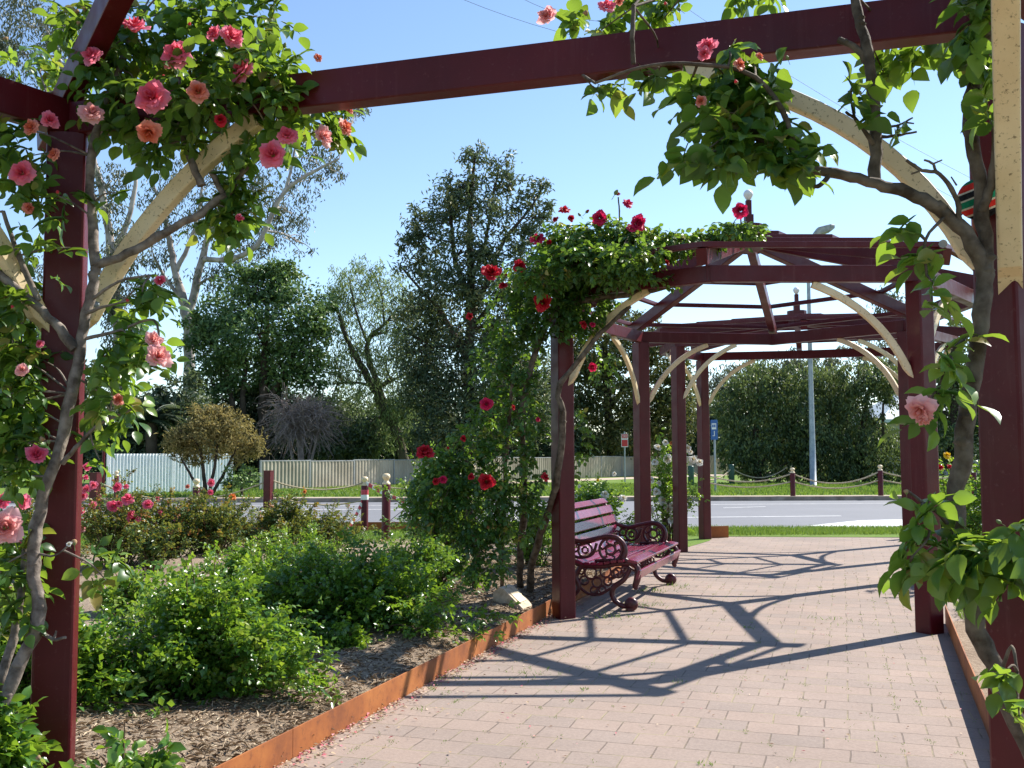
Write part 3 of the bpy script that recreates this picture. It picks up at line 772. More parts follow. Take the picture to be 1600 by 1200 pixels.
B2 = V(570, 745, 19.0); ball_bollard(Vector((B2.x, 19.0, 0)), 1.03, .068, 'bollard wrapped in red and white tape beside the road', gb, tape=True)
B3 = Vector((V(420, 733, 18.2).x, 18.2, 0)); ball_bollard(B3, 1.14, .068, 'square maroon post in front of the olive bush, carrying two ropes', gb, square=True, name='square_post')
B4 = Vector((V(150, 735, 17.8).x, 17.8, 0)); ball_bollard(B4, 1.12, .075, 'square maroon post at the left behind the pink roses, beside the white fence', gb, square=True, name='square_post')
B5 = Vector((V(307, 745, 19.0).x, 19.0, 0)); ball_bollard(B5, 1.0, .068, 'cream ball bollard rising behind the rusty leaved rose below the olive bush', gb)
B6 = Vector((V(738, 725, 19.2).x, 19.2, 0)); ball_bollard(B6, 1.24, .07, 'cream ball bollard glimpsed through the red rose arch', gb)
B7 = Vector((V(182, 745, 31.9).x, 31.9, 0)); ball_bollard(B7, .98, .07, 'slim bollard over the road in front of the white fence', gb)
B8 = Vector((V(1238, 730, 31.9).x, 31.9, 0)); ball_bollard(B8, 1.0, .08, 'bollard over the road just left of the street lamp', gb)
B9 = Vector((V(1375, 727, 31.9).x, 31.9, 0)); ball_bollard(B9, 1.08, .08, 'bollard over the road right of the street lamp', gb)
B10 = Vector((V(1458, 712, 17.5).x, 17.5, 0)); ball_bollard(B10, 1.28, .075, 'cream ball bollard behind the red and yellow roses at the right', gb)
def tp(b, z): return Vector((b.x, b.y, z))
B7b = tp(B7, 0) + Vector((-3.4, 0, 0))
rope(tp(B4, .98), tp(B3, .98), .34, .013, 'upper rope hanging from the left square post to the square post by the olive bush', gr)
rope(tp(B4, .72), tp(B3, .72), .30, .013, 'lower rope hanging between the two square posts', gr)
rope(tp(B3, 1.0), tp(B2, .92), .16, .013, 'upper rope from the square post to the taped bollard', gr)
rope(tp(B3, .74), tp(B2, .60), .14, .013, 'lower rope from the square post to the taped bollard', gr)
rope(tp(B2, .90), tp(B6, .86), .10, .013, 'rope from the taped bollard into the red rose', gr)
rope(tp(B8, .82), tp(B9, .88), .34, .022, 'upper rope in front of the street lamp', gr)
rope(tp(B8, .58), tp(B9, .62), .24, .022, 'lower rope in front of the street lamp', gr)
BX = Vector((B9.x + 2.9, 31.9, 0)); BW = Vector((B8.x - 2.6, 31.9, 0))
rope(tp(B9, .88), tp(BX, .84), .22, .022, 'upper rope going right from the bollard right of the lamp', gr)
rope(tp(B9, .62), tp(BX, .58), .16, .022, 'lower rope going right from the bollard right of the lamp', gr)
rope(tp(B8, .82), tp(BW, .76), .22, .022, 'upper rope going left from the bollard left of the lamp', gr)
rope(tp(B8, .58), tp(BW, .54), .16, .022, 'lower rope going left from the bollard left of the lamp', gr)
ball_bollard(BX, 1.05, .08, 'bollard over the road hidden behind the front right pergola post', gb)
# barrier tape on the taped bollard
def ribbon(p, q, w, sag, label, n=14):
    p = Vector(p); q = Vector(q); root = thing('barrier_tape', p, label, 'barrier tape', 'barrier tapes tied to the bollard')
    k = 0
    for i in range(n):
        t0, t1 = i / n, (i + 1) / n
        a = p.lerp(q, t0) - Vector((0, 0, sag * 4 * t0 * (1 - t0))); b = p.lerp(q, t1) - Vector((0, 0, sag * 4 * t1 * (1 - t1)))
        MB().bar(a, b, .006, w, r=.001).build('stripe', MAT['tape_red' if (i // 1) % 2 else 'white'], root)
ribbon(tp(B2, .92), V(658, 790, 18.0), .07, .06, 'red and white barrier tape running right from the taped bollard')
ribbon(tp(B2, .66), V(538, 838, 18.6), .07, .04, 'barrier tape dropping left from the taped bollard')

# green hanging posts and a thin rope over the road
def green_post(px, py0, py1, Y, label):
    a, b = V(px, py1, Y), V(px, py0, Y); r = .125
    root = thing('green_post', (a.x, Y, 0), label, 'post', 'green posts on the far verge')
    MB().lathe((a.x, Y, -.02), [(.05, 0), (.05, max(a.z, .05) + .04)], 10).build('stake', MAT['greenp'], root)
    MB().lathe((a.x, Y, max(a.z, .04)), [(r * .75, 0), (r, .05), (r, b.z - a.z - .04), (r * .9, b.z - a.z), (.004, b.z - a.z + .02)], 14).build('sleeve', MAT['greenp'], root)
    return Vector((a.x, Y, b.z))
g1 = green_post(1143.5, 728, 762, 44.5, 'dark green post on the verge right of the blue sign')
g2 = green_post(1080, 731, 766, 42, 'dark green post on the verge between the two far left pergola posts')
rope(g2 - Vector((0, 0, .1)), g1 - Vector((0, 0, .1)), .45, .03, 'pale rope between the two dark green posts on the verge', gr)
rope(g1 - Vector((0, 0, .1)), g1 + Vector((3.2, 3, -.1)), .45, .03, 'pale rope from the right green post into the dark trees', gr)

# ================================================================== STREET LAMP, SIGNS
def street_lamp():
    Y = 42.0; b = V(1271, 765, Y); x = b.x; top = V(1275, 384, Y).z
    root = thing('street_lamp', (x, Y, .1), 'tall grey street lamp pole over the road', 'street lamp')
    MB().lathe((x, Y, .09), [(.17, 0), (.17, .05), (.135, .06), (.125, 1.8), (.12, 1.82), (.095, 4.5), (.065, top - .1)], 14).build('pole', MAT['galv'], root)
    MB().tube([(x, Y, top - .15), (x + .12, Y - .05, top + .05), (x + .45, Y - .15, top + .42)], [.06, .05, .045], 8).build('arm', MAT['galv'], root)
    h = MB(); c = Vector((x + .62, Y - .2, top + .58))
    h.sweep(rrect(.5, .34, .08), [(c + Vector((-.40, 0, -.16)), Vector((0, .7, 0)), Vector((0, 0, .6))), (c + Vector((-.25, 0, -.04)), Vector((0, 1, 0)), Vector((0, 0, 1))), (c + Vector((.25, 0, .10)), Vector((0, 1, 0)), Vector((0, 0, .9))), (c + Vector((.42, 0, .16)), Vector((0, .6, 0)), Vector((0, 0, .45)))])
    h.build('lamp_head', MAT['lamp_grey'], root)
street_lamp()
def text_obj(s, size, p, mat, parent, rot, name='lettering'):
    cu = bpy.data.curves.new(name, 'FONT'); cu.body = s; cu.size = size; cu.align_x = 'CENTER'; cu.align_y = 'CENTER'; cu.extrude = .002
    tmp = bpy.data.objects.new('tmp', cu); COL.objects.link(tmp)
    me = bpy.data.meshes.new_from_object(tmp.evaluated_get(bpy.context.evaluated_depsgraph_get())); bpy.data.objects.remove(tmp)
    me.materials.clear(); me.materials.append(mat)
    o = link(name, me, parent); o.location = Vector(p) - origin(parent); o.rotation_euler = rot
def red_sign():
    Y = 50; b = V(976.5, 745, Y); x = b.x; zt = V(976, 678, Y).z; zb = V(976, 698.5, Y).z; W = 10.5 * pxm(Y)
    root = thing('road_sign', (x, Y, .1), 'small red parking sign with white border on a thin pole', 'sign')
    MB().lathe((x, Y, .09), [(.035, 0), (.035, zt + .02)], 8).build('pole', MAT['galv'], root)
    y = Y - .05
    MB().box((x - W / 2, y - .012, zb), (x + W / 2, y, zt), .02).build('plate', MAT['white'], root)
    H = zt - zb
    MB().box((x - W / 2 + .02, y - .018, zt - .30 * H), (x + W / 2 - .02, y - .0125, zt - .03 * H), .004).build('red_panel', MAT['signred'], root)
    MB().box((x - W / 2 + .02, y - .018, zb + .05 * H), (x + W / 2 - .02, y - .0125, zt - .45 * H), .004).build('red_panel', MAT['signred'], root)
    text_obj('NO', .13, (x, y - .021, zt - .17 * H), MAT['white'], root, (R(90), 0, 0))
    text_obj('STANDING', .052, (x, y - .016, zt - .37 * H), MAT['signred'], root, (R(90), 0, 0))
red_sign()
def blue_sign():
    Y = 35.5; b = V(1118, 775, Y); x = b.x; zt = V(1117, 656, Y).z; zb = V(1117, 687, Y).z
    root = thing('bus_sign', (x, Y, .1), 'narrow blue sign with white bus symbol on a grey pole', 'sign')
    MB().lathe((x, Y, .09), [(.038, 0), (.038, zt - .1)], 8).build('pole', MAT['galv'], root)
    a = Vector((.55, .83, 0)); n = Vector((.83, -.55, 0)) * -1; c = Vector((x - .02, Y, 0)) - Vector((0, .06, 0))
    a = Vector((math.cos(R(-52)), math.sin(R(-52)), 0)); n = Vector((a.y, -a.x, 0)); W = .31
    def plate(u0, u1, z0, z1, off, mat, name, r=.01):
        MB().bar(c + a * ((u0 + u1) / 2) + n * off + Vector((0, 0, z0)), c + a * ((u0 + u1) / 2) + n * off + Vector((0, 0, z1)), u1 - u0, .008, n, r).build(name, MAT[mat], root)
    H = zt - zb
    plate(-W / 2, W / 2, zb, zt, 0, 'signblue', 'plate')
    z = lambda q: zb + H * q
    plate(-.10, .10, z(.52), z(.82), .008, 'white', 'bus_symbol'); plate(-.075, -.01, z(.62), z(.76), .014, 'signblue', 'bus_symbol_window'); plate(.01, .075, z(.62), z(.76), .014, 'signblue', 'bus_symbol_window')
    plate(.0, .03, z(.18), z(.44), .008, 'white', 'arrow'); plate(-.07, .0, z(.18), z(.21), .008, 'white', 'arrow')
blue_sign()

# ================================================================== FENCES OVER THE ROAD
def sheet_fence(name, a, b, z0, h, label, cat, mat, pitch, depth, post_every, top=True):
    a = Vector((a.x, a.y, 0)); b = Vector((b.x, b.y, 0)); d = (b - a).normalized(); n = Vector((d.y, -d.x, 0)); Ln = (b - a).length
    root = thing(name, (a + b) / 2, label, cat)
    k = max(2, round(Ln / post_every)); seg = Ln / k
    for i in range(k):
        m = MB(); s0, s1 = i * seg + .03, (i + 1) * seg - .03; N = int((s1 - s0) / pitch * 4); vs = []; fs = []
        hh = h + (0 if not top else random.uniform(-.03, .03))
        for j in range(N + 1):
            s = s0 + (s1 - s0) * j / N; off = depth * (-1, 0, 1, 0)[j % 4] if name == 'sheet_fence' else depth * (0, 0, 1, 1)[j % 4]
            p = a + d * s + n * off; vs += [p + Vector((0, 0, z0)), p + Vector((0, 0, z0 + hh))]
        fs = [(2 * j, 2 * j + 2, 2 * j + 3, 2 * j + 1) for j in range(N)]
        m.add(vs, fs); o = m.build('sheet_panel', MAT[mat], root)
        if top:
            MB().bar(a + d * s0 + Vector((0, 0, z0 + hh + .012)), a + d * s1 + Vector((0, 0, z0 + hh + .012)), .06, .045).build('rail', MAT['fence_post'], root)
    for i in range(k + 1):
        p = a + d * (i * seg)
        MB().bar(p + Vector((0, 0, z0 - .1)), p + Vector((0, 0, z0 + h + .05)), .055, .07, d, .005).build('post', MAT['fence_post'] if top else MAT['fence_white'], root)
wa, wb = V(167, 775, 35.2), V(362, 772, 38.3)
sheet_fence('sheet_fence', wa, wb, .10, V(167, 709, 35.2).z - .1, 'white corrugated steel fence over the road at the left', 'fence', 'fence_white', .115, .022, 3.0, False)
def fp(px, Y): return Vector(((px - 800) / 1600 * Y, Y, 0))
sheet_fence('panel_fence', fp(408, 38.8), fp(672, 47.5), .12, 1.10, 'beige steel panel fence over the road behind the ball top bollards', 'fence', 'fence_beige', .19, .03, 2.4)
sheet_fence('panel_fence', fp(690, 48.2), fp(1000, 65), .12, 1.18, 'beige steel panel fence over the road seen behind the bench and red sign', 'fence', 'fence_beige', .19, .03, 2.4)
sheet_fence('panel_fence', fp(1004, 65.5), fp(1165, 78), .12, 1.18, 'far grey beige panel fence beside the blue sign', 'fence', 'fence_beige', .19, .03, 2.4)
def dark_gate():
    p = fp(163, 35.0); root = thing('steel_post', (p.x, p.y, 0), 'thin dark red pole at the left end of the white fence', 'pole')
    MB().lathe((p.x, p.y, 0), [(.05, 0), (.05, 1.75)], 8).build('pole', MAT['maroon'], root)
    MB().lathe((p.x, p.y, 1.75), [(.03, 0), (.03, .5)], 8).build('tip', MAT['galv'], root)
dark_gate()
# house roof among the trees
def house():
    Y = 64; a = V(1376, 655, Y); z0 = a.z; root = thing('house', (a.x + 6, Y + 4, 0), 'house with a pale sheet roof half hidden by the trees at the right', 'house')
    x0, x1 = a.x, a.x + 12
    MB().box((x0 + .6, Y + .6, 0), (x1 - .6, Y + 8.4, z0 + .1)).build('wall', MAT['wallm'], root)
    m = MB(); zr = z0 + 2.2
    v = [(x0, Y, z0), (x1, Y, z0), (x1, Y + 9, z0), (x0, Y + 9, z0), (x0 + 3.4, Y + 4.5, zr), (x1 - 3.4, Y + 4.5, zr), (x0, Y, z0 - .2), (x1, Y, z0 - .2), (x1, Y + 9, z0 - .2), (x0, Y + 9, z0 - .2)]
    m.add(v, [(0, 1, 5, 4), (2, 3, 4, 5), (1, 2, 5), (3, 0, 4), (0, 6, 7, 1), (1, 7, 8, 2), (2, 8, 9, 3), (3, 9, 6, 0), (9, 8, 7, 6)]); m.build('roof', MAT['roofm'], root)
    MB().box((x0 + 3, Y + .54, 1.0), (x0 + 4.6, Y + .61, 2.2)).build('window', MAT['wire'], root)
house()
# wires in the sky
for i, (x0, y0, x1, y1, lab) in enumerate(((690, -10, 900, 62, 'upper thin overhead wire at the top of the sky'), (800, -6, 905, 34, 'short overhead wire left of the top roses'), (1190, 95, 1520, 285, 'upper overhead wire crossing behind the cream brace'), (1200, 142, 1520, 330, 'lower overhead wire crossing behind the cream brace'))):
    p, q = V(x0, y0, 75), V(x1, y1, 75); d = q - p; p -= d * .6; q += d * .6; pts = [p.lerp(q, k / 12) - Vector((0, 0, 1.2 * (4 * k / 12 * (1 - k / 12) - 1))) for k in range(13)]
    tag(MB().tube(pts, .016, 5).build('overhead_wire', MAT['wire']), lab, 'wire', 'overhead wires')
# knitted cosy
def cosy():
    c = P2 + Vector((0, 0, 0)); root = None
    zc = V(1512, 311, 3.2).z
    base = Vector((P2.x - .115, P2.y - .06, 0)); root = thing('yarn_ball', (base.x, base.y, zc), 'round knitted ornament striped red, green, black and cream on the right post', 'ornament')
    Rr = .066; bands = [(-1, -.62, 'black_yarn'), (-.62, -.52, 'white_yarn'), (-.52, -.24, 'red_yarn'), (-.24, -.15, 'white_yarn'), (-.15, .15, 'green_yarn'), (.15, .23, 'white_yarn'), (.23, .50, 'black_yarn'), (.50, .58, 'white_yarn'), (.58, .86, 'red_yarn'), (.86, 1, 'green_yarn')]
    ax = Vector((-.42, -.1, 1)).normalized()
    for (u0, u1, mt) in bands:
        pr = []
        for k in range(6):
            u = u0 + (u1 - u0) * k / 5; pr.append((Rr * math.sqrt(max(0, 1 - u * u)) * (1 + .012 * math.sin(k * 3)) + .0005, Rr * u))
        MB().lathe(Vector((base.x, base.y, zc)), pr, 26, True, ax).build('stripe', MAT[mt], root)
cosy()

# ================================================================== CLIMBING ROSES
def cane(mb, pts, r0, r1, n=8, jit=.10, sub=4):
    """pts: (px, py, Y) survey points"""
    P = smooth_line([V(*p) for p in pts], sub); rad = [pxm(pts[0][2]) * r for r in interp([r0, r1], len(P))]
    for i in range(1, len(P) - 1): P[i] = P[i] + Vector((random.uniform(-1, 1), random.uniform(-1, 1), random.uniform(-1, 1))) * rad[i] * .25
    mb.tube(P, rad, n, True, jit)
    # a few knots
    for _ in range(len(P) // 7):
        i = random.randrange(len(P)); mb.tube([P[i] - Vector((0, 0, rad[i] * .7)), P[i] + Vector((random.uniform(-1, 1), -1, .2)) * rad[i] * .5, P[i] + Vector((0, 0, rad[i] * .9))], [rad[i] * .5, rad[i] * .95, rad[i] * .5], 6)
    return P
def proj(P):
    q = (np.asarray(P) - np.array([0, 0, CAM_H])) @ np.array(M3)
    return np.stack([800 + 1600 * q[:, 0] / -q[:, 2], 600 - 1600 * q[:, 1] / -q[:, 2]], 1)
def pruned(P, zones):
    """which shoots the gardener has kept: few grow across the timber"""
    keep = np.ones(len(P), bool)
    if not zones: return keep
    q = proj(P)
    for (x0, y0, x1, y1, r, pr) in zones:
        a = np.array([x0, y0]); d = np.array([x1 - x0, y1 - y0]); t = np.clip(((q - a) @ d) / (d @ d), 0, 1)
        near_ = np.linalg.norm(q - a - t[:, None] * d, axis=1) < r
        keep &= ~(near_ & (RNG.random(len(P)) < pr))
    return keep
def climbing_rose(name, loc, label, canes, blobs, blooms, leafmat_, leaf, sprig, twigmat='bark', depth=.8, stems=True, density=1.0, group='climbing roses', zones=(), buds=()):
    root = thing(name, loc, label, 'climbing rose', group)
    allP = []
    tw = MB()
    for nm, lst in canes.items():
        for (pts, r0, r1) in lst: allP += cane(tw, pts, r0, r1)
    AP = np.array([list(p) for p in allP])
    LV = Leaves(LEAF12 if leaf > .055 else LEAF8); ST = LV
    for bl in blobs:
        px, py, Y, rx, ry, n = bl[:6]; n = int(n * density)
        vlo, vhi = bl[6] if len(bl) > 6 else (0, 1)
        c = np.array(list(V(px, py, Y))); s = pxm(Y); r = (rx * s, max(rx, ry) * s * depth, ry * s)
        P, d = ellip(n, c, r, .45)
        D = norm(d * np.array([1, 1, .6]) + .8 * rdir(n))
        kk = pruned(P + D * sprig * .3, zones); P, D = P[kk], D[kk]; n = len(P)
        if n == 0: continue
        sprigs(LV, ST, P - D * sprig * .5, D, sprig, leaf, vlo, vhi)
        # twigs that carry the blob: from the nearest cane to scattered points inside
        if len(AP):
            j = np.argmin(((AP - c) ** 2).sum(1)); a = Vector(AP[j])
            for q in range(max(1, n // 14)):
                e = Vector(P[q % n]); mid = a.lerp(e, .55) + Vector((random.uniform(-1, 1), random.uniform(-1, 1), random.uniform(0, 1))) * (e - a).length * .13
                tw.tube(smooth_line([a, mid, e], 4), interp([.005, .0022], 9), 5)
    tw.build('stem', MAT[twigmat], root)
    LV.build('foliage', leafmat_, root)
    for b in blooms:
        px, py, Y, d, key = b[:5]
        if Y < 4.5 and 150 < px < 560 and py < 260: Y -= .16
        o = bloom(root, V(px, py, Y), d * pxm(Y) * 1.2, key, *(b[5:6] if len(b) > 5 else ()))
    for (px, py, Y, d, kind) in buds: bud(root, V(px, py, Y), d * pxm(Y), kind)
    return root

Y1 = 4.12
v1_canes = {'trunk': [
    ([(-30, 1180, 3.95), (20, 1060, 3.98), (60, 975, 4.0), (53, 880, 4.02), (62, 800, 4.04), (95, 690, 4.08), (118, 590, 4.1), (131, 510, 4.12), (145, 440, 4.12), (150, 415, 4.12)], 11, 8.5),
    ([(150, 415, 4.12), (200, 396, 4.1), (260, 362, 4.08), (315, 332, 4.08), (352, 305, 4.1)], 7.5, 5.5),
    ([(330, 268, 4.08), (352, 305, 4.1), (380, 268, 4.1), (430, 225, 4.15)], 5, 4),
    ([(315, 290, 4.05), (298, 250, 4.05), (285, 205, 4.1), (282, 140, 4.15)], 6.5, 4.5),
    ([(150, 415, 4.12), (145, 340, 4.14), (140, 260, 4.15), (155, 190, 4.18), (185, 110, 4.2), (215, 30, 4.25)], 8, 5),
    ([(117, 545, 4.1), (85, 505, 4.1), (42, 465, 4.1), (-15, 415, 4.1)], 8, 6),
    ([(-20, 1120, 4.0), (18, 1010, 4.02), (32, 940, 4.05), (40, 850, 4.1)], 8, 5)],
  'branches': [
    ([(62, 985, 4.0), (84, 999, 3.98), (103, 996, 3.97)], 3.5, 2), ([(84, 999, 3.98), (88, 986, 3.98)], 2.2, 1.5),
    ([(62, 866, 4.02), (85, 868, 3.98), (112, 849, 3.96)], 2, 1.2), ([(98, 724, 4.07), (125, 692, 4.03), (160, 660, 4.0), (205, 640, 4.0)], 4, 2),
    ([(130, 530, 4.12), (190, 515, 4.08), (240, 500, 4.05), (250, 545, 4.02)], 3, 1.6), ([(140, 470, 4.12), (185, 440, 4.08), (235, 430, 4.05)], 3, 1.6),
    ([(135, 490, 4.1), (160, 480, 4.06), (200, 470, 4.04)], 3, 1.5), ([(60, 470, 4.1), (30, 400, 4.1), (5, 330, 4.1)], 5, 3), ([(0, 180, 4.3), (60, 150, 4.4), (110, 140, 4.45)], 4, 2)]}
v1_blobs = [
    (215, 60, 4.3, 85, 60, 62), (310, 80, 4.3, 85, 70, 78), (395, 110, 4.2, 75, 75, 60), (405, 120, 3.95, 60, 55, 44), (440, 165, 3.95, 40, 40, 26), (465, 175, 4.35, 60, 50, 46), (300, 140, 3.95, 90, 50, 40), (515, 190, 4.4, 35, 38, 20),
    (225, 165, 4.15, 85, 50, 56), (330, 190, 4.12, 80, 60, 66), (170, 110, 4.2, 60, 80, 42), (300, 0, 4.4, 90, 45, 42), (140, 30, 4.3, 50, 45, 22), (400, 40, 4.4, 60, 45, 36),
    (340, 250, 4.1, 60, 40, 28), (420, 210, 4.1, 50, 45, 24), (255, 225, 4.1, 40, 30, 12),
    (45, 235, 4.1, 75, 60, 56), (30, 330, 4.1, 70, 60, 52), (75, 390, 4.1, 60, 38, 34), (55, 115, 4.6, 75, 35, 34, (.5, 1)), (110, 320, 4.05, 40, 50, 20),
    (350, 335, 4.15, 42, 45, 30), (375, 310, 4.15, 25, 40, 14), (205, 300, 4.1, 25, 25, 5, (.4, 1)),
    (195, 465, 4.06, 50, 38, 26, (.2, 1)), (175, 600, 4.2, 34, 70, 24, (.2, 1)), (180, 510, 4.2, 34, 50, 18, (.2, 1)), (235, 455, 4.0, 30, 25, 9), (180, 545, 4.05, 45, 45, 22, (.3, 1)), (235, 565, 4.0, 30, 35, 10, (.2, 1)), (170, 640, 4.0, 40, 45, 15, (.2, 1)), (160, 705, 4.0, 20, 22, 4, (.5, 1)),
    (35, 500, 4.15, 55, 80, 78), (30, 600, 4.15, 55, 70, 76), (20, 690, 4.2, 55, 60, 50), (10, 850, 4.2, 55, 40, 16), (20, 920, 4.2, 50, 60, 34), (0, 420, 4.3, 60, 60, 40), (30, 560, 4.5, 70, 120, 60), (75, 670, 4.1, 55, 40, 20), (25, 700, 4.1, 45, 45, 20), (60, 430, 4.15, 60, 35, 24),
    (98, 885, 3.95, 16, 20, 3, (.4, 1)), (20, 870, 4.0, 48, 55, 26), (15, 740, 3.95, 35, 30, 8), (165, 890, 4.1, 40, 30, 12, (.3, 1)), (30, 950, 4.0, 40, 30, 10)]
FC = (.25, -1, .15)
v1_blooms = [(210, 40, 4.1, 42, 'pink', (.2, -.6, 1)), (143, 86, 3.95, 33, 'pink', (-.3, -1, .5)), (275, 83, 4.0, 48, 'pink', (.1, -1, .4)), (334, 52, 4.05, 28, 'pink', (-.5, -1, .4)), (363, 56, 4.05, 36, 'pink', (.7, -.8, .3)), (377, 110, 4.0, 43, 'pink', (-.7, -.7, .5)),
    (236, 150, 3.92, 49, 'pink', (.05, -1, .05)), (309, 142, 3.92, 33, 'salmon', (.1, -1, 0)), (143, 175, 3.9, 38, 'palepink', (.4, -.8, .5)), (232, 207, 3.95, 38, 'salmon', (.1, -.6, -.8)), (344, 187, 3.95, 20, 'red', (.2, -1, .1)),
    (449, 211, 4.0, 33, 'pink', (.2, -1, .6)), (425, 240, 3.95, 41, 'pink', (.05, -1, .05)), (506, 212, 4.1, 36, 'palepink', (.9, -.6, .2)), (540, 198, 4.2, 26, 'salmon', (.9, -.4, .2)), (546, 172, 4.3, 15, 'salmon'), (497, 90, 4.3, 13, 'salmon'),
    (48, 198, 3.9, 25, 'salmon', (-.3, -1, .2)), (78, 187, 3.9, 29, 'pink', (.6, -.8, .2)), (84, 240, 3.95, 22, 'salmon'), (33, 269, 3.85, 36, 'pink', (.2, -1, 0)), (45, 325, 3.95, 20, 'salmon'), (374, 340, 4.0, 15, 'hotpink', (0, -.5, -1)),
    (240, 531, 3.9, 30, 'palepink', (.4, -.8, .6)), (248, 556, 3.88, 42, 'palepink', (.6, -.8, .5)), (34, 577, 3.9, 20, 'palepink'), (62, 537, 4.0, 13, 'pink'), (162, 560, 4.0, 12, 'hotpink'), (184, 625, 3.95, 20, 'salmon'), (250, 438, 4.0, 16, 'hotpink', (.4, -.6, -.5)),
    (57, 710, 3.88, 34, 'hotpink', (.3, -.8, .6)), (8, 824, 3.7, 56, 'palepink', (.4, -1, .1)), (108, 850, 3.9, 9, 'whitep')]
climbing_rose('climbing_rose', (V(0, 1150, 3.95).x, 3.95, 0), 'pink climbing rose with pale grey cane winding up the left post of the nearest frame', v1_canes, v1_blobs, v1_blooms, MAT['vine_leaf'], .062, .115, twigmat='pale_bark', density=.96, buds=[(116, 847, 3.95, 9, 'spent'), (108, 852, 3.95, 6, 'sepal'), (120, 18, 4.15, 9, 'spent'), (133, 14, 4.15, 8, 'spent'), (123, 36, 4.1, 8, 'spent'), (168, 50, 4.0, 9, 'spent'), (163, 58, 4.0, 7, 'pink'), (9, 61, 4.3, 8, 'spent'), (66, 686, 3.95, 9, 'spent'), (76, 690, 3.95, 7, 'sepal'), (20, 480, 3.95, 8, 'pink'), (296, 38, 4.0, 8, 'pink'), (445, 70, 4.1, 8, 'sepal'), (256, 120, 3.95, 8, 'pink'), (400, 60, 4.0, 8, 'sepal'), (200, 470, 3.95, 8, 'pink'), (60, 1184, 3.6, 8, 'spent'), (190, 150, 3.95, 7, 'sepal'), (90, 300, 3.95, 8, 'pink')], zones=[(112, 235, 92, 1160, 40, .88), (125, 515, 230, 340, 42, .92), (230, 340, 330, 235, 36, .85), (-10, 300, 80, 490, 30, .85), (375, 190, 410, 175, 22, .8), (10, 150, 80, 175, 35, .7)])

v2_canes = {'trunk': [
    ([(1640, 1230, 3.0), (1598, 1150, 3.02), (1560, 1060, 3.03), (1527, 985, 3.04), (1508, 900, 3.05), (1492, 820, 3.05), (1498, 740, 3.05), (1512, 650, 3.05), (1524, 570, 3.05), (1534, 490, 3.05), (1540, 430, 3.06), (1538, 400, 3.06)], 15, 13),
    ([(1538, 430, 3.06), (1515, 372, 3.05), (1480, 336, 3.05), (1432, 306, 3.05), (1382, 290, 3.06), (1330, 276, 3.08), (1282, 268, 3.1), (1240, 254, 3.12), (1200, 225, 3.15), (1150, 185, 3.2)], 12.5, 5),
    ([(1367, 284, 3.1), (1368, 200, 3.12), (1362, 135, 3.14), (1356, 82, 3.15), (1344, 40, 3.18), (1335, -10, 3.2)], 10, 8), ([(1358, 100, 3.15), (1334, 72, 3.16), (1310, 62, 3.18)], 6, 5),
    ([(1540, 425, 3.06), (1536, 345, 3.06), (1528, 270, 3.05), (1518, 215, 3.05), (1515, 165, 3.05), (1530, 110, 3.04), (1545, 60, 3.02), (1552, -20, 3.0)], 12, 9), ([(1533, 330, 3.05), (1548, 290, 3.02), (1556, 240, 3.0), (1552, 170, 3.0)], 8, 6)],
  'branches': [
    ([(1500, 345, 3.04), (1492, 305, 3.02), (1468, 272, 3.0), (1440, 266, 3.0), (1416, 250, 3.0)], 4.5, 2.5), ([(1462, 270, 3.0), (1458, 256, 3.0), (1444, 250, 3.0)], 2.5, 1.6), ([(1440, 266, 3.0), (1424, 272, 3.0)], 2, 1.3), ([(1458, 256, 3.0), (1472, 250, 3.0)], 1.8, 1.2), ([(1495, 290, 3.02), (1486, 276, 3.02)], 1.6, 1.2),
    ([(1372, 214, 3.12), (1400, 212, 3.1), (1432, 206, 3.1)], 3, 1.6), ([(1372, 200, 3.12), (1402, 196, 3.1), (1426, 184, 3.1)], 2.6, 1.4), ([(1412, 191, 3.1), (1428, 193, 3.1)], 1.6, 1.2),
    ([(1365, 225, 3.1), (1340, 190, 3.08), (1322, 175, 3.05)], 4, 2), ([(1300, 268, 3.1), (1283, 288, 3.08), (1272, 292, 3.08)], 5, 3),
    ([(1500, 850, 3.0), (1470, 806, 2.95), (1442, 785, 2.92), (1416, 766, 2.9)], 4, 2), ([(1455, 795, 2.93), (1450, 840, 2.9), (1425, 870, 2.9)], 2.6, 1.5),
    ([(1510, 880, 3.0), (1550, 850, 2.9), (1600, 820, 2.85)], 5, 3), ([(1480, 335, 3.05), (1446, 375, 3.0), (1448, 430, 3.0)], 3, 2), ([(1520, 520, 3.05), (1490, 545, 3.0), (1468, 600, 2.98)], 3, 1.6), ([(1560, 1060, 3.0), (1580, 1010, 2.95), (1590, 1050, 2.9)], 3.4, 2),
    ([(1240, 254, 3.12), (1230, 190, 3.1), (1180, 120, 3.12), (1090, 100, 3.15), (1000, 106, 3.2), (930, 130, 3.25)], 5, 2), ([(990, 100, 3.16), (988, 60, 3.16), (990, 10, 3.2)], 4, 4)]}
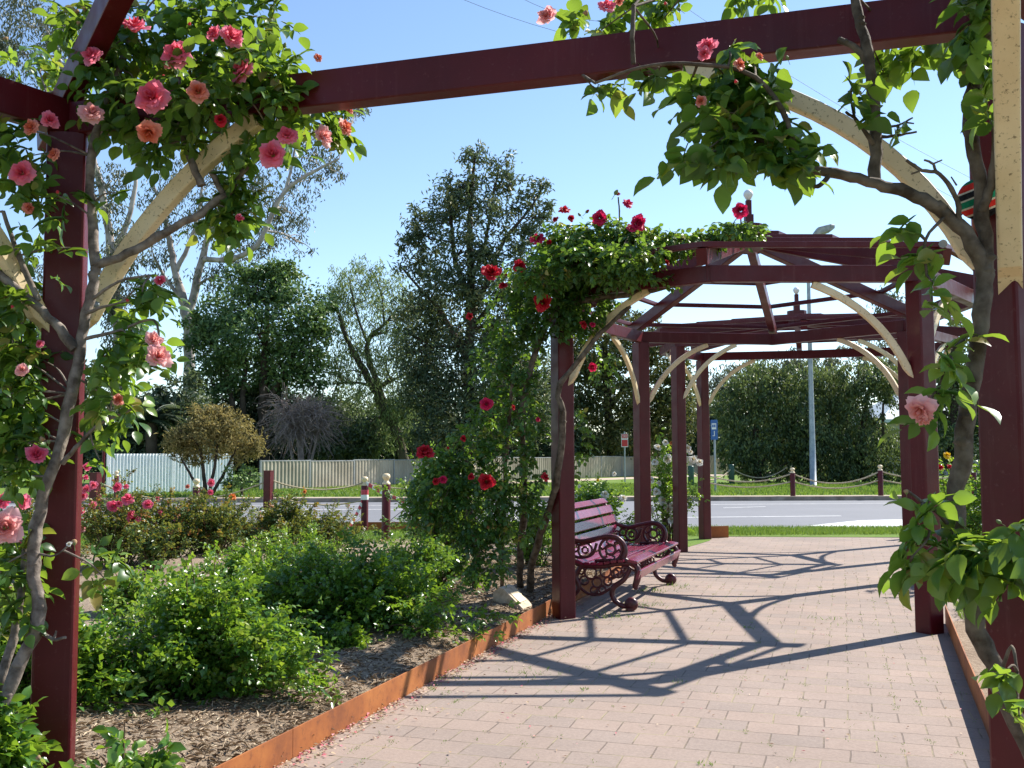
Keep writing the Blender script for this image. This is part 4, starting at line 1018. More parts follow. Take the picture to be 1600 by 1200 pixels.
v2_blobs = [
    (1120, 112, 3.3, 45, 22, 14), (1180, 118, 3.3, 45, 24, 12), (1165, 150, 3.3, 60, 40, 22), (1095, 150, 3.3, 40, 30, 11), (1190, 185, 3.2, 60, 45, 25), (1120, 195, 3.15, 50, 34, 15), (1180, 230, 3.1, 50, 36, 18), (1235, 200, 3.12, 40, 36, 13), (1215, 140, 3.2, 40, 30, 10),
    (1075, 240, 3.08, 32, 18, 5), (1118, 245, 3.05, 34, 16, 7), (1222, 255, 3.05, 24, 18, 5), (1050, 118, 3.5, 40, 14, 6), (990, 118, 3.7, 36, 14, 5), (935, 142, 3.7, 26, 16, 4), (1250, 250, 3.05, 22, 16, 4), (1145, 80, 3.2, 30, 12, 3),
    (935, 30, 4.0, 55, 24, 14, (.45, 1)), (1000, 16, 4.0, 60, 22, 18, (.45, 1)), (1060, 0, 4.0, 30, 16, 5, (.5, 1)), (1190, -10, 3.9, 60, 20, 8),
    (1335, 170, 3.08, 26, 45, 9), (1395, 100, 3.6, 40, 30, 11, (.5, 1)), (1440, 75, 3.6, 40, 30, 11, (.5, 1)), (1400, 205, 3.1, 20, 18, 4, (.4, 1)), (1335, 245, 3.1, 16, 12, 2),
    (1530, 20, 2.98, 44, 40, 17), (1545, 90, 2.96, 22, 50, 11), (1518, 75, 3.0, 26, 26, 5), (1548, 180, 2.96, 12, 24, 3), (1500, 265, 3.0, 10, 10, 1, (.7, 1)),
    (1425, 352, 2.98, 22, 14, 3, (.4, 1)), (1452, 400, 2.98, 32, 32, 7), (1462, 470, 2.98, 28, 32, 7, (.3, 1)), (1478, 545, 2.98, 26, 32, 7, (.3, 1)), (1472, 610, 2.95, 26, 28, 6, (.2, 1)), (1450, 640, 2.95, 16, 16, 2),
    (1440, 795, 2.9, 26, 20, 5, (.4, 1)), (1470, 850, 2.9, 52, 28, 13), (1540, 865, 2.85, 55, 36, 17), (1440, 885, 2.9, 34, 16, 4), (1588, 830, 2.8, 24, 40, 6), (1590, 900, 2.8, 18, 26, 3), (1580, 1050, 2.85, 20, 24, 3), (1592, 1110, 2.8, 16, 26, 3), (1510, 800, 3.0, 16, 14, 2)]
v2_blooms = [(1105, 72, 3.0, 32, 'pink', (-.3, -1, .3)), (1100, 84, 2.98, 22, 'pink', (-.5, -1, -.2)), (1156, 100, 3.05, 20, 'salmon'), (1187, 88, 3.05, 16, 'salmon'), (855, 24, 3.35, 34, 'palepink', (-.5, -.8, .2)), (948, 8, 3.35, 26, 'pink', (.1, -.8, .6)), (968, 2, 3.35, 15, 'salmon'), (1095, 158, 3.1, 18, 'salmon'), (1117, 232, 3.15, 14, 'salmon'), (1437, 640, 2.85, 46, 'palepink', (-.5, -.5, -.7)), (1444, 655, 2.86, 30, 'palepink', (.2, -.5, -1))]
climbing_rose('climbing_rose', (V(1600, 1150, 3.02).x, 3.02, 0), 'old thick trunked climbing rose with gnarled limbs on the right post of the nearest frame', v2_canes, v2_blobs, v2_blooms, MAT['vine_leaf'], .074, .115, density=.9, buds=[(915, 20, 3.4, 9, 'spent'), (1060, 14, 3.4, 8, 'sepal'), (1040, 6, 3.4, 8, 'pink'), (1230, 90, 3.1, 8, 'sepal'), (1470, 400, 2.95, 8, 'sepal'), (1416, 768, 2.9, 8, 'spent'), (1560, 815, 2.85, 9, 'sepal'), (1150, 128, 3.05, 9, 'pink'), (1088, 205, 3.05, 7, 'spent')], zones=[(1262, 150, 1350, 210, 40, .92), (1350, 210, 1500, 400, 40, .92), (1600, 0, 1575, 450, 40, .9), (1565, 450, 1565, 800, 45, .92), (1538, 440, 1500, 740, 26, .8), (1437, 450, 1437, 600, 14, .6), (1060, 88, 1120, 100, 20, .8)])

v3_canes = {'trunk': [
    ([(826, 934, 9.9), (832, 880, 9.5), (850, 820, 9.15), (868, 760, 8.85), (880, 660, 8.68), (872, 610, 8.66), (895, 575, 8.64), (940, 520, 8.6), (985, 478, 8.55)], 6, 3),
    ([(812, 930, 10.0), (814, 860, 9.6), (820, 760, 9.1), (815, 650, 8.8), (840, 540, 8.8), (875, 480, 8.75), (930, 466, 8.65), (1000, 458, 8.5), (1080, 440, 8.3), (1150, 425, 8.1)], 5.5, 3),
    ([(745, 930, 10.0), (742, 850, 9.5), (728, 780, 9.1), (705, 730, 8.9)], 7, 4), ([(784, 930, 10.0), (787, 800, 9.4), (792, 700, 8.9), (800, 600, 8.75)], 3.4, 2.5)],
  'branches': [([(900, 470, 8.7), (940, 400, 8.6), (1010, 375, 8.5), (1100, 372, 8.4), (1190, 365, 8.3)], 3, 2), ([(966, 400, 8.6), (968, 340, 8.6), (966, 308, 8.6)], 1.5, 1), ([(1160, 380, 8.3), (1157, 335, 8.25)], 1.5, 1)]}
v3_blobs = [
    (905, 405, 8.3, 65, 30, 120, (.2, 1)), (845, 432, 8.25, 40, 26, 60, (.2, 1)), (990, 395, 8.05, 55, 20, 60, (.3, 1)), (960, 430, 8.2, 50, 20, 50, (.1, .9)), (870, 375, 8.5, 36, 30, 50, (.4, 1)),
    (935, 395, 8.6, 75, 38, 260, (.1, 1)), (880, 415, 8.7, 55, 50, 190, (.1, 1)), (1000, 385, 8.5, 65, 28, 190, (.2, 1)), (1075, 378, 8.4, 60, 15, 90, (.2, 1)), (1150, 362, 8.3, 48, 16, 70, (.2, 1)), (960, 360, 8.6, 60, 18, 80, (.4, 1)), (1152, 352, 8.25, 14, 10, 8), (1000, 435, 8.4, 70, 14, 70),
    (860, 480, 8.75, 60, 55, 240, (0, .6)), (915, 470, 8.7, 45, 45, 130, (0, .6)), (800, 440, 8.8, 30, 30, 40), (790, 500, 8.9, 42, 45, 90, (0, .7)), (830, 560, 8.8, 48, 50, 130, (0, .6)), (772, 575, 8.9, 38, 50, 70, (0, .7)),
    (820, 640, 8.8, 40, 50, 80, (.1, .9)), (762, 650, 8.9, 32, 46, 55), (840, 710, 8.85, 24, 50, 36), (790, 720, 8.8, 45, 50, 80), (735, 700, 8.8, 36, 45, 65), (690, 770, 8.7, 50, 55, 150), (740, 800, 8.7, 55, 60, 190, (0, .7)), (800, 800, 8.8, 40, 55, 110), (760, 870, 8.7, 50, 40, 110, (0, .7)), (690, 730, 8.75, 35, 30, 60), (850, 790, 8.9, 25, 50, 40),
    (945, 570, 9.3, 22, 40, 26), (925, 520, 8.8, 25, 30, 28), (655, 800, 8.7, 22, 30, 30), (905, 690, 9.2, 16, 50, 20), (590, 830, 8.8, 1, 1, 1)]
v3_blooms = [(767, 425, 8.5, 31, 'red', (.1, -.8, .5)), (812, 416, 8.5, 22, 'red', (.2, -1, .2)), (840, 373, 8.5, 23, 'crimson'), (882, 327, 8.5, 19, 'red', (.1, -.5, 1)), (868, 343, 8.5, 11, 'red'), (892, 341, 8.5, 12, 'red'), (937, 340, 8.4, 25, 'crimson'), (981, 317, 8.4, 17, 'crimson'), (997, 348, 8.3, 28, 'crimson'), (988, 355, 8.3, 17, 'crimson'), (848, 472, 8.4, 29, 'red', (.1, -1, .1)), (786, 446, 8.5, 14, 'red'), (734, 494, 8.6, 11, 'red'), (760, 631, 8.4, 21, 'crimson', (.1, -1, .2)), (664, 706, 8.4, 30, 'red', (0, -.6, .8)), (760, 752, 8.3, 26, 'red', (0, -1, .1)), (692, 749, 8.4, 13, 'crimson'), (681, 752, 8.4, 12, 'red'), (724, 685, 8.6, 10, 'red'), (802, 637, 8.5, 9, 'red'), (926, 573, 9.0, 15, 'crimson'), (912, 507, 8.5, 14, 'red'), (926, 507, 8.5, 9, 'crimson'), (1042, 410, 8.2, 12, 'red'), (1157, 328, 8.2, 25, 'crimson', (-.4, -1, .3)), (966, 303, 8.55, 6, 'red'), (858, 378, 8.5, 9, 'red'), (852, 745, 8.5, 14, 'red'), (736, 745, 8.4, 11, 'red'), (841, 655, 8.5, 8, 'crimson')]
climbing_rose('climbing_rose', (V(812, 930, 8.78).x, 8.78, 0), 'red climbing rose with several bare trunks covering the left corner of the octagonal pergola', v3_canes, v3_blobs, v3_blooms, MAT['red_leaf'], .050, .085, depth=.7, density=1.32, buds=[(857, 380, 8.5, 8, 'red'), (963, 300, 8.5, 9, 'sepal'), (918, 330, 8.45, 7, 'red'), (700, 700, 8.5, 7, 'red'), (1040, 365, 8.3, 6, 'sepal'), (790, 430, 8.5, 7, 'red'), (905, 335, 8.5, 6, 'sepal')], zones=[(872, 540, 874, 960, 20, .9), (885, 600, 1000, 462, 16, .8), (700, 560, 770, 470, 26, .6), (860, 560, 850, 760, 16, .6), (820, 830, 815, 930, 26, .7), (700, 640, 745, 600, 20, .6)])

# ================================================================== ROSE SHRUBS AND GROUND PLANTS
def shrub(label, px, base_py, wpx, top_py, n, leaf, mat, blooms=(), name='rose_shrub', cat='rose bush', group='rose bushes in the beds', depth=.8, lean=0, spread=.6, sprig=None, vr=(0, 1), shape='dome', Y=None, lumps=7, stem=9):
    b = G(px, base_py) if Y is None else Vector((V(px, base_py, Y).x, Y, 0)); Y = b.y; s = pxm(Y); b.z = .03
    H = (V(px, top_py, Y).z - b.z); W = wpx * s / 2
    root = thing(name, (b.x, b.y, b.z), label, cat, group)
    LV = Leaves(LEAF4 if leaf < .045 else LEAF8); ST = None
    sprig = sprig or leaf * 1.8; m = MB(); seed = np.random.default_rng(int(px * 7 + base_py * 13))
    nc = max(10, int(lumps * 4 + n / 60)); per = max(4, int(n / nc))
    crowns = [(seed.uniform(0, 6.28), seed.uniform(.1, .75), seed.uniform(.72, 1.12)) for _ in range(max(3, lumps // 2 + 1))]
    for i in range(nc):
        ca, cq, ch = crowns[i % len(crowns)]
        ctr = np.array([math.cos(ca) * cq * .55, math.sin(ca) * cq * .55])
        rr = seed.normal(0, .36, 2); e2 = np.clip(ctr + rr, -1.05, 1.05); q = min(1.1, float(np.hypot(*e2)))
        if shape == 'vase': h = seed.uniform(.65, 1.05); e2 = e2 * .95
        else: h = (1.0 - .62 * q ** 2.2) * ch * seed.uniform(.62, 1.04)
        long_ = seed.random() < .16
        if long_: h = min(1.12, h * 1.25)
        e = Vector((b.x + e2[0] * W + lean * H, b.y + e2[1] * W * depth, b.z + max(.10, h) * H))
        st = Vector((b.x + e2[0] * W * .22 + seed.uniform(-.06, .06), b.y + e2[1] * W * .2, b.z - .03))
        mid = st.lerp(e, .55) + Vector((-e2[0] * W * .12, 0, H * .10 * seed.uniform(.2, 1.2)))
        cv_ = smooth_line([st, mid, e], 4); m.tube(cv_, interp([.008, .005, .002], len(cv_)), 5)
        k = per if not long_ else max(4, per // 2); t = (.22 if shape != 'vase' else .4) + (.80 if shape != 'vase' else .6) * seed.random(k) ** .75; t = np.minimum(t, 1)
        A = np.array([list(v) for v in cv_]); u = t * (len(A) - 1); i0 = np.minimum(u.astype(int), len(A) - 2); P = A[i0] + (A[i0 + 1] - A[i0]) * (u - i0)[:, None]
        sg = (.075 if not long_ else .02) * (W + H) * .5 * (1.25 - .7 * t); P = P + RNG.normal(0, 1, (k, 3)) * sg[:, None]; P[:, 2] = np.maximum(P[:, 2], b.z + .02)
        out = norm(P - np.array([b.x, b.y, b.z + H * .25])); D = norm(out * np.array([.9, .9, .5]) + np.array([0, 0, .45]) + .75 * rdir(k))
        off = seed.uniform(-.14, .14); lo = np.clip(vr[0] + off + .25 * (t - .55), 0, 1); hi = np.clip(lo + (vr[1] - vr[0]) * .75 + .25 * (t > .85), 0, 1)
        sprigs(LV, ST, P - D * sprig * .35, D, sprig * seed.uniform(.8, 1.15), leaf * seed.uniform(.78, 1.15), lo, hi, .18)
    m.build('stem', MAT['twig'], root)
    LV.build('foliage', MAT[mat], root)
    for (bx, by, d, key) in blooms:
        yy = Y - W * depth * .5; p = V(bx, by, yy)
        bloom(root, p, d * pxm(yy), key, (random.uniform(-.6, .8), -1, random.uniform(.0, 1.0)))
    return root
S = shrub
# front bed
S('broad glossy green rose bush in front of the left post, nearest to the mulch patch', 315, 1108, 443, 890, 5244, .036, 'shrub_leaf', [(172, 1104, 13, 'hotpink')], lumps=9, vr=(.1, 1))
S('large dark green rose bush in the bed left of the memorial stone', 570, 1003, 444, 848, 5244, .040, 'shrub_leaf', lumps=9, vr=(0, .75))
S('green rose bush between the foreground bush and the lawn patch', 400, 975, 324, 862, 2470, .038, 'shrub_leaf', lumps=8, vr=(.2, 1))
S('leafy low rose growing in front of the foot of the left post', 175, 1335, 270, 1150, 420, .052, 'shrub_leaf', [], lumps=6, vr=(.2, 1), stem=4)
S('leafy low rose in the bottom left corner under the pale rose cane', -45, 1300, 244, 1075, 842, .052, 'shrub_leaf', [], lumps=7, vr=(.2, 1), stem=5)
S('rose bush filling the ground behind the left post', 60, 1150, 360, 930, 2250, .040, 'shrub_leaf', [], lumps=8, vr=(.1, 1))
S('small leafy sprawling plant on bare mulch nearest the rusted edging', 480, 1095, 172, 1045, 395, .034, 'shrub_leaf', lumps=5, stem=6, name='ground_plant', cat='plant', group='low plants on the mulch', vr=(.3, 1))
S('tuft of pale yellow green shoots beside the foreground rose bush', 400, 1030, 108, 945, 408, .036, 'shrub_leaf', lumps=5, stem=8, name='ground_plant', cat='plant', group='low plants on the mulch', vr=(.6, 1))
S('tiny leafy seedling on the mulch below the foreground rose bush', 300, 1140, 70, 1105, 70, .038, 'shrub_leaf', lumps=4, stem=3, name='ground_plant', cat='plant', group='low plants on the mulch', vr=(.1, .7))
S('low leafy plant at the foot of the dark green rose bush', 640, 992, 80, 950, 130, .036, 'shrub_leaf', lumps=4, stem=5, name='ground_plant', cat='plant', group='low plants on the mulch', vr=(.2, .9))
S('rose bush between the large dark bush and the red climber', 655, 940, 190, 838, 1500, .040, 'shrub_leaf', lumps=8, vr=(0, .8))
S('rose bush with yellow green tips left of the large dark bush', 440, 1010, 220, 890, 1680, .038, 'shrub_leaf', lumps=8, vr=(.25, 1))
S('rusty tipped rose bush between the pink flowering one and the vase shaped one', 262, 885, 135, 778, 1080, .040, 'shrub_rust', [(250, 800, 9, 'pink'), (246, 778, 8, 'hotpink')], lumps=8, vr=(0, .8), stem=12)
S('low green plant on the mulch below the large dark bush', 545, 1035, 150, 985, 420, .036, 'shrub_leaf', lumps=5, name='ground_plant', cat='plant', group='low plants on the mulch', vr=(.2, .95))
# behind
S('dense dark rose bush at the foot of the red climbing rose', 690, 900, 252, 722, 2550, .042, 'red_leaf', [(700, 780, 10, 'red')], lumps=9, vr=(0, .8))
S('bright green rose bush between the bare trunks of the red climber', 830, 905, 132, 760, 840, .042, 'shrub_leaf', lumps=7, vr=(.2, 1))
S('small vase shaped rose bush standing alone on bare mulch', 238, 916, 101, 826, 784, .038, 'shrub_rust', lumps=8, shape='vase', vr=(0, .5), stem=12)
S('pink flowering rose bush between the left post and the road', 180, 890, 250, 745, 2431, .040, 'shrub_rust', [(136, 729, 15, 'hotpink'), (135, 764, 20, 'pink'), (146, 758, 17, 'pink'), (183, 761, 17, 'hotpink'), (197, 760, 10, 'pink'), (177, 790, 23, 'hotpink'), (186, 787, 14, 'pink'), (200, 779, 23, 'hotpink'), (208, 811, 24, 'hotpink'), (204, 803, 14, 'pink'), (231, 788, 18, 'hotpink'), (145, 789, 15, 'pink'), (127, 825, 16, 'palepink'), (133, 818, 12, 'pink'), (128, 798, 12, 'pink'), (130, 775, 16, 'pink'), (134, 746, 11, 'hotpink')], lumps=9, vr=(0, .72))
S('pink flowering rose bush at the left edge behind the climbing rose', 40, 905, 180, 770, 1200, .040, 'shrub_rust', [(36, 783, 31, 'pink'), (5, 782, 28, 'hotpink'), (24, 838, 10, 'red'), (28, 848, 14, 'hotpink'), (10, 750, 11, 'hotpink'), (62, 800, 12, 'pink')], lumps=8, vr=(0, .6))
S('rose bush with rusty new shoots and two pink blooms below the olive bush', 330, 880, 230, 754, 2384, .040, 'shrub_rust', [(330, 754, 14, 'pink'), (329, 769, 11, 'hotpink'), (275, 811, 11, 'pink'), (293, 760, 8, 'salmon'), (262, 784, 7, 'salmon')], lumps=9, vr=(0, .70), stem=14)
S('dark leaved rose bush with one orange bloom in front of the square post', 440, 872, 228, 780, 2244, .040, 'shrub_rust', [(363, 776, 14, 'orange'), (476, 768, 8, 'orange')], lumps=9, vr=(0, .62), stem=14)
S('straggly rose bush with thin shoots beside the taped bollard', 515, 868, 164, 782, 756, .038, 'shrub_rust', lumps=7, vr=(0, .6), stem=16)
S('bright green low growth along the edge of the lawn strip', 470, 905, 300, 830, 1440, .036, 'shrub_leaf', lumps=9, vr=(.4, 1))
S('low green growth at the foot of the tall ball top bollard', 620, 905, 210, 862, 1020, .036, 'shrub_leaf', lumps=7, vr=(.3, 1))
S('green rose growing beside the left post above the lawn patch', 190, 985, 132, 860, 390, .05, 'shrub_leaf', lumps=6, vr=(.4, 1))
S('low light green growth in front of the lawn patch', 250, 1010, 260, 930, 1125, .034, 'shrub_leaf', lumps=8, vr=(.35, 1))
# behind the bench
S('white flowering rose bush right behind the bench', 920, 872, 187, 748, 1800, .045, 'shrub_leaf', [(945, 772, 17, 'whitep'), (974, 778, 13, 'whitep'), (900, 775, 8, 'whitep'), (960, 740, 8, 'whitep'), (934, 750, 6, 'yellow'), (905, 760, 7, 'whitep')], lumps=8, vr=(.2, 1), Y=14.0)
S('tall cream white rose standing against the far left pergola posts', 1045, 850, 114, 690, 1008, .045, 'shrub_leaf', [(1028, 699, 14, 'whitep'), (1040, 691, 11, 'whitep'), (1049, 692, 7, 'orange'), (1043, 717, 17, 'whitep'), (1023, 722, 13, 'whitep'), (1074, 700, 16, 'whitep'), (1083, 718, 15, 'whitep'), (1093, 722, 14, 'whitep'), (1079, 706, 10, 'whitep'), (1018, 750, 12, 'whitep'), (1026, 768, 15, 'whitep'), (1036, 782, 17, 'whitep'), (1016, 797, 17, 'whitep'), (1044, 796, 16, 'whitep'), (1030, 755, 11, 'whitep'), (1049, 812, 14, 'whitep'), (1050, 790, 12, 'whitep'), (1015, 765, 9, 'whitep')], lumps=7, vr=(.2, 1), Y=15.4, shape='dome', stem=9)
# right side
S('rose bush with red and yellow blooms between the right pergola post and thick trunk', 1492, 905, 132, 735, 1500, .045, 'shrub_leaf', [(1480, 711, 14, 'yellow'), (1469, 730, 13, 'red'), (1461, 733, 9, 'red'), (1484, 729, 11, 'red'), (1465, 797, 15, 'palepink'), (1474, 785, 7, 'salmon'), (1516, 745, 8, 'salmon')], lumps=8, vr=(.2, 1), Y=11.5)
S('green bush right of the thick rose trunk behind the nearest right post', 1580, 920, 209, 660, 1819, .048, 'shrub_leaf', lumps=9, vr=(.2, 1), Y=11.0)

# ================================================================== TREES
def tree(name, label, Y, trunks, blobs, mat, bark, leaf=(.28, .10), dens=3.2, hang=.0, spread=.16, cat='tree', group=None, limbs=True, sub=5, depth=.85, vr=(0, 1), clump=26, clr=.5):
    bx = trunks[0][0][0]
    b = V(bx, 740, Y); root = thing(name, (b.x, Y, .1), label, cat, group)
    s = pxm(Y); tm = MB(); TP = []; TR = []
    for pts in trunks:
        ps = [V(p[0], p[1], Y + (p[3] if len(p) > 3 else 0)) for p in pts]
        if pts is trunks[0]: ps[0].z = .05
        P = smooth_line(ps, 4); rad = np.array(interp([p[2] * s for p in pts], len(P)))
        for i in range(1, len(P) - 1): P[i] = P[i] + Vector((random.uniform(-1, 1), random.uniform(-1, 1), 0)) * rad[i] * .3
        tm.tube(P, list(rad), 9, True, .06); TP += P; TR += list(rad)
    AP = np.array([list(p) for p in TP])
    LV = Leaves(LEAF4)
    for bl in blobs:
        px, py, rx, ry = bl[:4]; dn = bl[4] if len(bl) > 4 else 1.0
        dy = random.uniform(-.5, .5) * rx * s
        c = np.array(list(V(px, py, Y + dy))); r = np.array([rx * s, max(rx, .6 * ry) * s * depth, ry * s])
        area = math.pi * rx * ry * s * s; n = max(12, int(dens * dn * area / (leaf[0] * leaf[1] * .55)))
        nc = max(4, n // clump)
        C, _ = ellip(nc, c, r * .92, .35); C = C + RNG.normal(0, .08, (nc, 3)) * r
        idx = RNG.integers(0, nc, n); cs = spread * min(rx, ry) * s * (.7 + .8 * RNG.random(nc))
        g = RNG.normal(0, 1, (n, 3)) * np.array([1, 1, .8]); P = C[idx] + g * cs[idx][:, None]
        if hang: P[:, 2] -= hang * s * RNG.random(n) ** 2 * 10
        T = norm(rdir(n) + np.array([0, 0, -1.2 if hang else -.1])); N = norm(rdir(n) * .8 + (P - c) / r * .5 + np.array([0, 0, .5]))
        cv = RNG.normal(0, .24, nc)
        l = leaf[0] * RNG.uniform(.6, 1.3, n)
        LV.add(P, T, N, l, leaf[1] * RNG.uniform(.7, 1.2, n), np.clip(vr[0] + (vr[1] - vr[0]) * (RNG.random(n) * .75 + .12 + cv[idx]), 0, 1))
        if limbs and len(AP):
            w = ((AP - c) ** 2).sum(1) + 2.5 * np.maximum(0, AP[:, 2] - c[2] + .4 * r[2]) ** 2; j = int(np.argmin(w)); a = Vector(AP[j]); e0 = Vector(c)
            r0 = min(TR[j] * .6, .10 + .01 * rx * s)
            tm.tube(smooth_line([a, a.lerp(e0, .5) + Vector((0, 0, .06 * (e0 - a).length)), e0], 3), interp([r0, r0 * .6, r0 * .4], 7), 6)
            for q in range(sub):
                e = Vector(C[q % nc]); st = a.lerp(e0, random.uniform(.45, 1)); tm.tube(smooth_line([st, st.lerp(e, .5) + Vector((0, 0, .08 * (e - st).length)), e], 3), interp([r0 * .45, .018], 7), 5)
    tm.build('trunk', MAT[bark], root)
    LV.build('crown', MAT[mat], root)
    return root
tr = 'trees beyond the road'
gum_a = [(335, 345, 60, 45, .7), (405, 300, 55, 45, .9), (420, 360, 45, 40, .8), (455, 335, 40, 35, .6), (500, 258, 42, 26, .7), (470, 285, 36, 32, .6), (255, 310, 42, 50, .6), (235, 380, 36, 50, .6), (360, 235, 70, 40, .8), (440, 220, 60, 40, .8), (540, 180, 26, 20, .7), (560, 165, 18, 16, .7), (340, 430, 45, 35, .6), (385, 400, 45, 35, .6), (300, 270, 50, 50, .6), (470, 380, 25, 22, .35), (250, 440, 30, 40, .5), (520, 270, 22, 18, .6)]
tree('gum_tree', 'tall pale trunked gum tree with forked white limbs over the left of the road', 62, [
    [(297, 735, 10), (297, 590, 9), (294, 500, 9), (288, 470, 7.5), (275, 425, 5.5), (264, 375, 4.5), (255, 330, 3.5), (240, 290, 2)], [(294, 500, 8), (303, 460, 6.5), (316, 410, 5.5), (326, 370, 4.5), (345, 320, 3.2), (365, 250, 2)],
    [(318, 405, 4.5), (360, 405, 4, -2), (400, 385, 4, -3), (425, 335, 3.6, -3), (446, 298, 3.2, -3), (490, 268, 2.4, -3), (530, 248, 1.4, -3)], [(446, 298, 2.6, -3), (455, 265, 2, -3), (462, 225, 1.4, -3)], [(275, 425, 4), (300, 370, 3), (312, 320, 2.4), (318, 270, 1.5)], [(288, 470, 3.5), (262, 440, 2.6), (240, 400, 1.8)]],
    gum_a, 'gum_leaf', 'gum_bark', (.30, .085), 1.5, hang=.6, group=tr, spread=.20, sub=4)
tree('gum_tree', 'tall greyish gum tree at the far left seen through the pink roses', 55, [[(195, 735, 9), (188, 560, 8), (175, 400, 7), (150, 260, 5), (110, 140, 4), (70, 40, 2)], [(175, 400, 5), (205, 330, 4), (215, 250, 2.5)], [(150, 260, 3), (110, 240, 2), (60, 220, 1.4)]],
    [(50, 45, 75, 55), (110, 60, 45, 45, .8), (10, 90, 40, 50), (60, 130, 40, 30, .5), (170, 290, 36, 50, .9), (195, 380, 40, 55, .9), (200, 470, 38, 50, .9), (190, 560, 40, 55, .9), (165, 470, 30, 80, .8), (30, 470, 60, 90, .8), (25, 600, 60, 80, .8), (120, 180, 40, 40, .6), (215, 540, 30, 40, .7)], 'gum_leaf', 'gum_bark', (.30, .085), 1.7, hang=.6, group=tr)
tree('evergreen_tree', 'dense round mid green tree with several dark trunks over the road', 54, [[(412, 740, 9), (410, 640, 8), (414, 560, 6), (418, 480, 4)], [(378, 735, 6), (379, 640, 5), (383, 560, 3)], [(340, 735, 6), (362, 650, 5), (352, 570, 3)], [(412, 640, 5), (450, 570, 4), (470, 520, 2)]],
    [(410, 452, 50, 36), (430, 422, 26, 16, .8), (385, 428, 20, 14, .8), (300, 500, 20, 18, .8), (512, 480, 18, 18, .8), (352, 490, 48, 42), (468, 488, 46, 45), (400, 520, 62, 45), (335, 545, 42, 38), (478, 545, 40, 45), (440, 570, 50, 45), (380, 585, 50, 40), (310, 520, 28, 28, .9), (330, 600, 40, 35, .9), (490, 590, 26, 30, .8), (440, 435, 40, 28), (375, 440, 35, 28), (505, 515, 18, 25, .8)], 'round_leaf', 'dark_bark', (.24, .14), 5.2, group=tr, spread=.19, clump=40)
tree('olive_bush', 'olive brown feathery bush with bare stems in front of the white fence', 34, [[(322, 776, 3.5), (318, 735, 3), (312, 700, 2)], [(326, 776, 3), (335, 730, 2.4), (340, 690, 1.5)], [(330, 776, 3), (352, 735, 2.2), (370, 700, 1.4)], [(318, 776, 3), (300, 745, 2), (285, 720, 1.4)]],
    [(335, 660, 44, 26), (298, 682, 36, 26), (372, 682, 36, 28), (335, 695, 50, 26), (392, 702, 20, 18), (280, 705, 24, 20), (318, 645, 24, 14), (355, 650, 24, 16), (305, 725, 16, 10, .6), (372, 722, 20, 12, .6), (272, 690, 16, 12)], 'olive_leaf', 'dark_bark', (.16, .05), 3.6, cat='bush', spread=.2, clump=30)
tree('green_shrub', 'small dark green shrub at the right foot of the olive bush', 33.5, [[(378, 776, 2.5), (378, 755, 2)]], [(376, 748, 24, 20), (392, 738, 14, 14), (360, 758, 14, 14)], 'round_leaf', 'dark_bark', (.13, .07), 3.0, cat='bush')
tree('willow_tree', 'pale green wispy willow with leaning dark trunks', 56, [[(640, 740, 8), (625, 690, 8), (602, 640, 7.5), (575, 590, 6), (552, 550, 4.5), (535, 510, 3), (525, 470, 2)], [(604, 645, 6), (592, 605, 5), (575, 560, 4.4), (577, 528, 3.6), (600, 508, 2.6), (622, 480, 1.6)], [(577, 540, 2.5), (560, 500, 2), (548, 450, 1.2)], [(600, 508, 1.8), (596, 460, 1.2), (580, 420, .8)]],
    [(545, 430, 36, 24, .7), (575, 420, 30, 22, .7), (525, 465, 28, 40, .8), (570, 470, 45, 40, .7), (610, 450, 36, 36, .7), (540, 520, 36, 45, .7), (600, 520, 45, 45, .7), (635, 500, 30, 60, .7), (560, 580, 40, 50, .6), (615, 590, 45, 60, .9), (640, 640, 40, 55, .9), (585, 650, 50, 50, .7), (520, 600, 30, 50, .6), (660, 580, 25, 60, .8), (670, 500, 25, 50, .6)], 'willow_leaf', 'willow_bark', (.26, .05), 1.7, hang=1.2, group=tr, spread=.24, sub=7)
